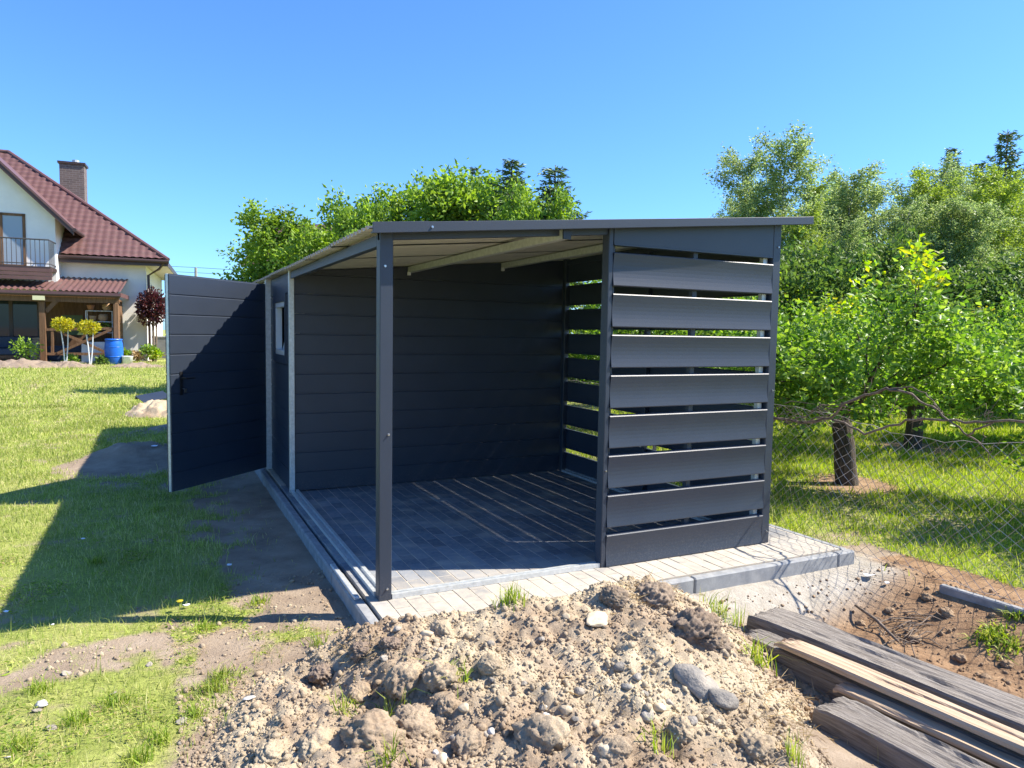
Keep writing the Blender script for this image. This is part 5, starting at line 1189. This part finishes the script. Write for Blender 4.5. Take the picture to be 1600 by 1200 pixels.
c2_ = hw(148, 552, PV+.4); o = MB().box(-.42, .32, -.02, .02, .0, .72).build('white_panel', MT['white_p'], None, .006, loc=(c2_[0], c2_[1], TF)); o.rotation_euler = (-.1, 0, HANG); tag(o, 'white panel leaning behind the porch rail beside the barrel', 'panel')
# flower bed along the house
for i, (px, py, r_, mt, lab) in enumerate(((40, 545, .5, 'maple', 'bushy potted flower plant before the settee'), (232, 548, .3, 'apple', 'leafy green plant at the foot of the red-leaved tree'), (242, 553, .25, 'young', 'bright low plant beside the foot of the red-leaved tree'), (196, 553, .2, 'apple', 'small leafy plant growing behind the white bucket'), (110, 562, .22, 'apple', 'low green plant under the nearest golden ball shrub'), (215, 556, .22, 'straw', 'dry stalks at the foot of the white wall'), (160, 564, .2, 'hedge', 'dark low plant in front of the porch rail'))):
    c_ = hw(px, py, PV-.6 if px < 190 else -1.0); cloud('flower_bed_plant', c_, (r_, r_, r_*.8), 260, .12, mt, lab, 'plant', None, ((0, 0, 0, 0, .01, 'twig'),), 31+i, .15)
# spoil ridges on the lawn before the house
for i, (px, py, rx, ry, h, lab) in enumerate(((30, 578, 2.3, .8, .42, 'longest ridge of dug soil on the lawn before the porch'), (108, 579, 1.1, .6, .34, 'short mound of dug soil on the lawn before the golden shrubs'), (212, 579, 1.3, .55, .26, 'low mound of dug soil on the lawn before the blue barrel'))):
    q = hg(px, PV-2.0); spoil('soil_ridge', q, rx*.8, ry*.7, h*.62, 50+i, lab, mat='soil_d')

# second house: tiled roof behind the garden tree
q = atd(505, 390, 36); nb = link('neighbour_house', None, None, (q[0], q[1], gz(q[0], q[1])), (0, 0, math.radians(-30))); ORG['neighbour_house'] = (0, 0, 0)
tag(nb, 'distant house with brownish red tiled roof behind the rounded garden tree', 'house')
hz1 = q[2]-nb.location.z-.9; hz2 = hz1+2.6
MB().box(-3.6, 3.6, -.2, 6.2, -.2, hz1).build('wall', MT['plaster'], nb, loc=(0, 0, 0))
us = np.arange(-4, 4.01, .05); vv = []; off = []
for r_ in range(12):
    for f, o_ in ((0, .03), (.5, .02), (.98, 0)): vv.append(-.7+(r_+f)*.31); off.append(o_)
U, V_ = np.meshgrid(us, np.array(vv)); Zt = hz1-.05+(V_+.7)*(hz2-hz1)/3.7 + np.array(off)[:, None] + .03*np.abs(np.sin(np.pi*U/.3))
nrf = link('roof', gridmesh('roof', U, V_, Zt, MT['tile'], False), nb)
MB().add([(-4, 3, hz2), (4, 3, hz2), (4, 6.8, hz1-.05), (-4, 6.8, hz1-.05)], [(0, 1, 2, 3)]).add([(-3.6, -.2, hz1), (-3.6, 6.2, hz1), (-3.6, 3, hz2-.1)], [(0, 1, 2)]).add([(3.6, -.2, hz1), (3.6, 6.2, hz1), (3.6, 3, hz2-.1)], [(0, 1, 2)]).build('roof_back', MT['tile'], nrf, loc=(0, 0, 0))
# utility pole and line far behind
q = atd(306, 418, 70); pl = thing('utility_pole', 'thin distant utility pole standing above the open door', 'utility pole', (q[0], q[1], gz(q[0], q[1])))
MB().tube([(q[0], q[1], 0), (q[0], q[1], q[2])], [.2, .13], 8).build('pole', MT['concrete'], pl)
a = atd(262, 424, 70); b_ = atd(430, 433, 75)
mb = MB()
for k in (0, .5): mb.tube([tuple(a+np.array([0, 0, k])), (q[0], q[1], q[2]-.5+k), tuple(b_+np.array([0, 0, k]))], .02, 4)
mb.build('cable', MT['black'], pl)
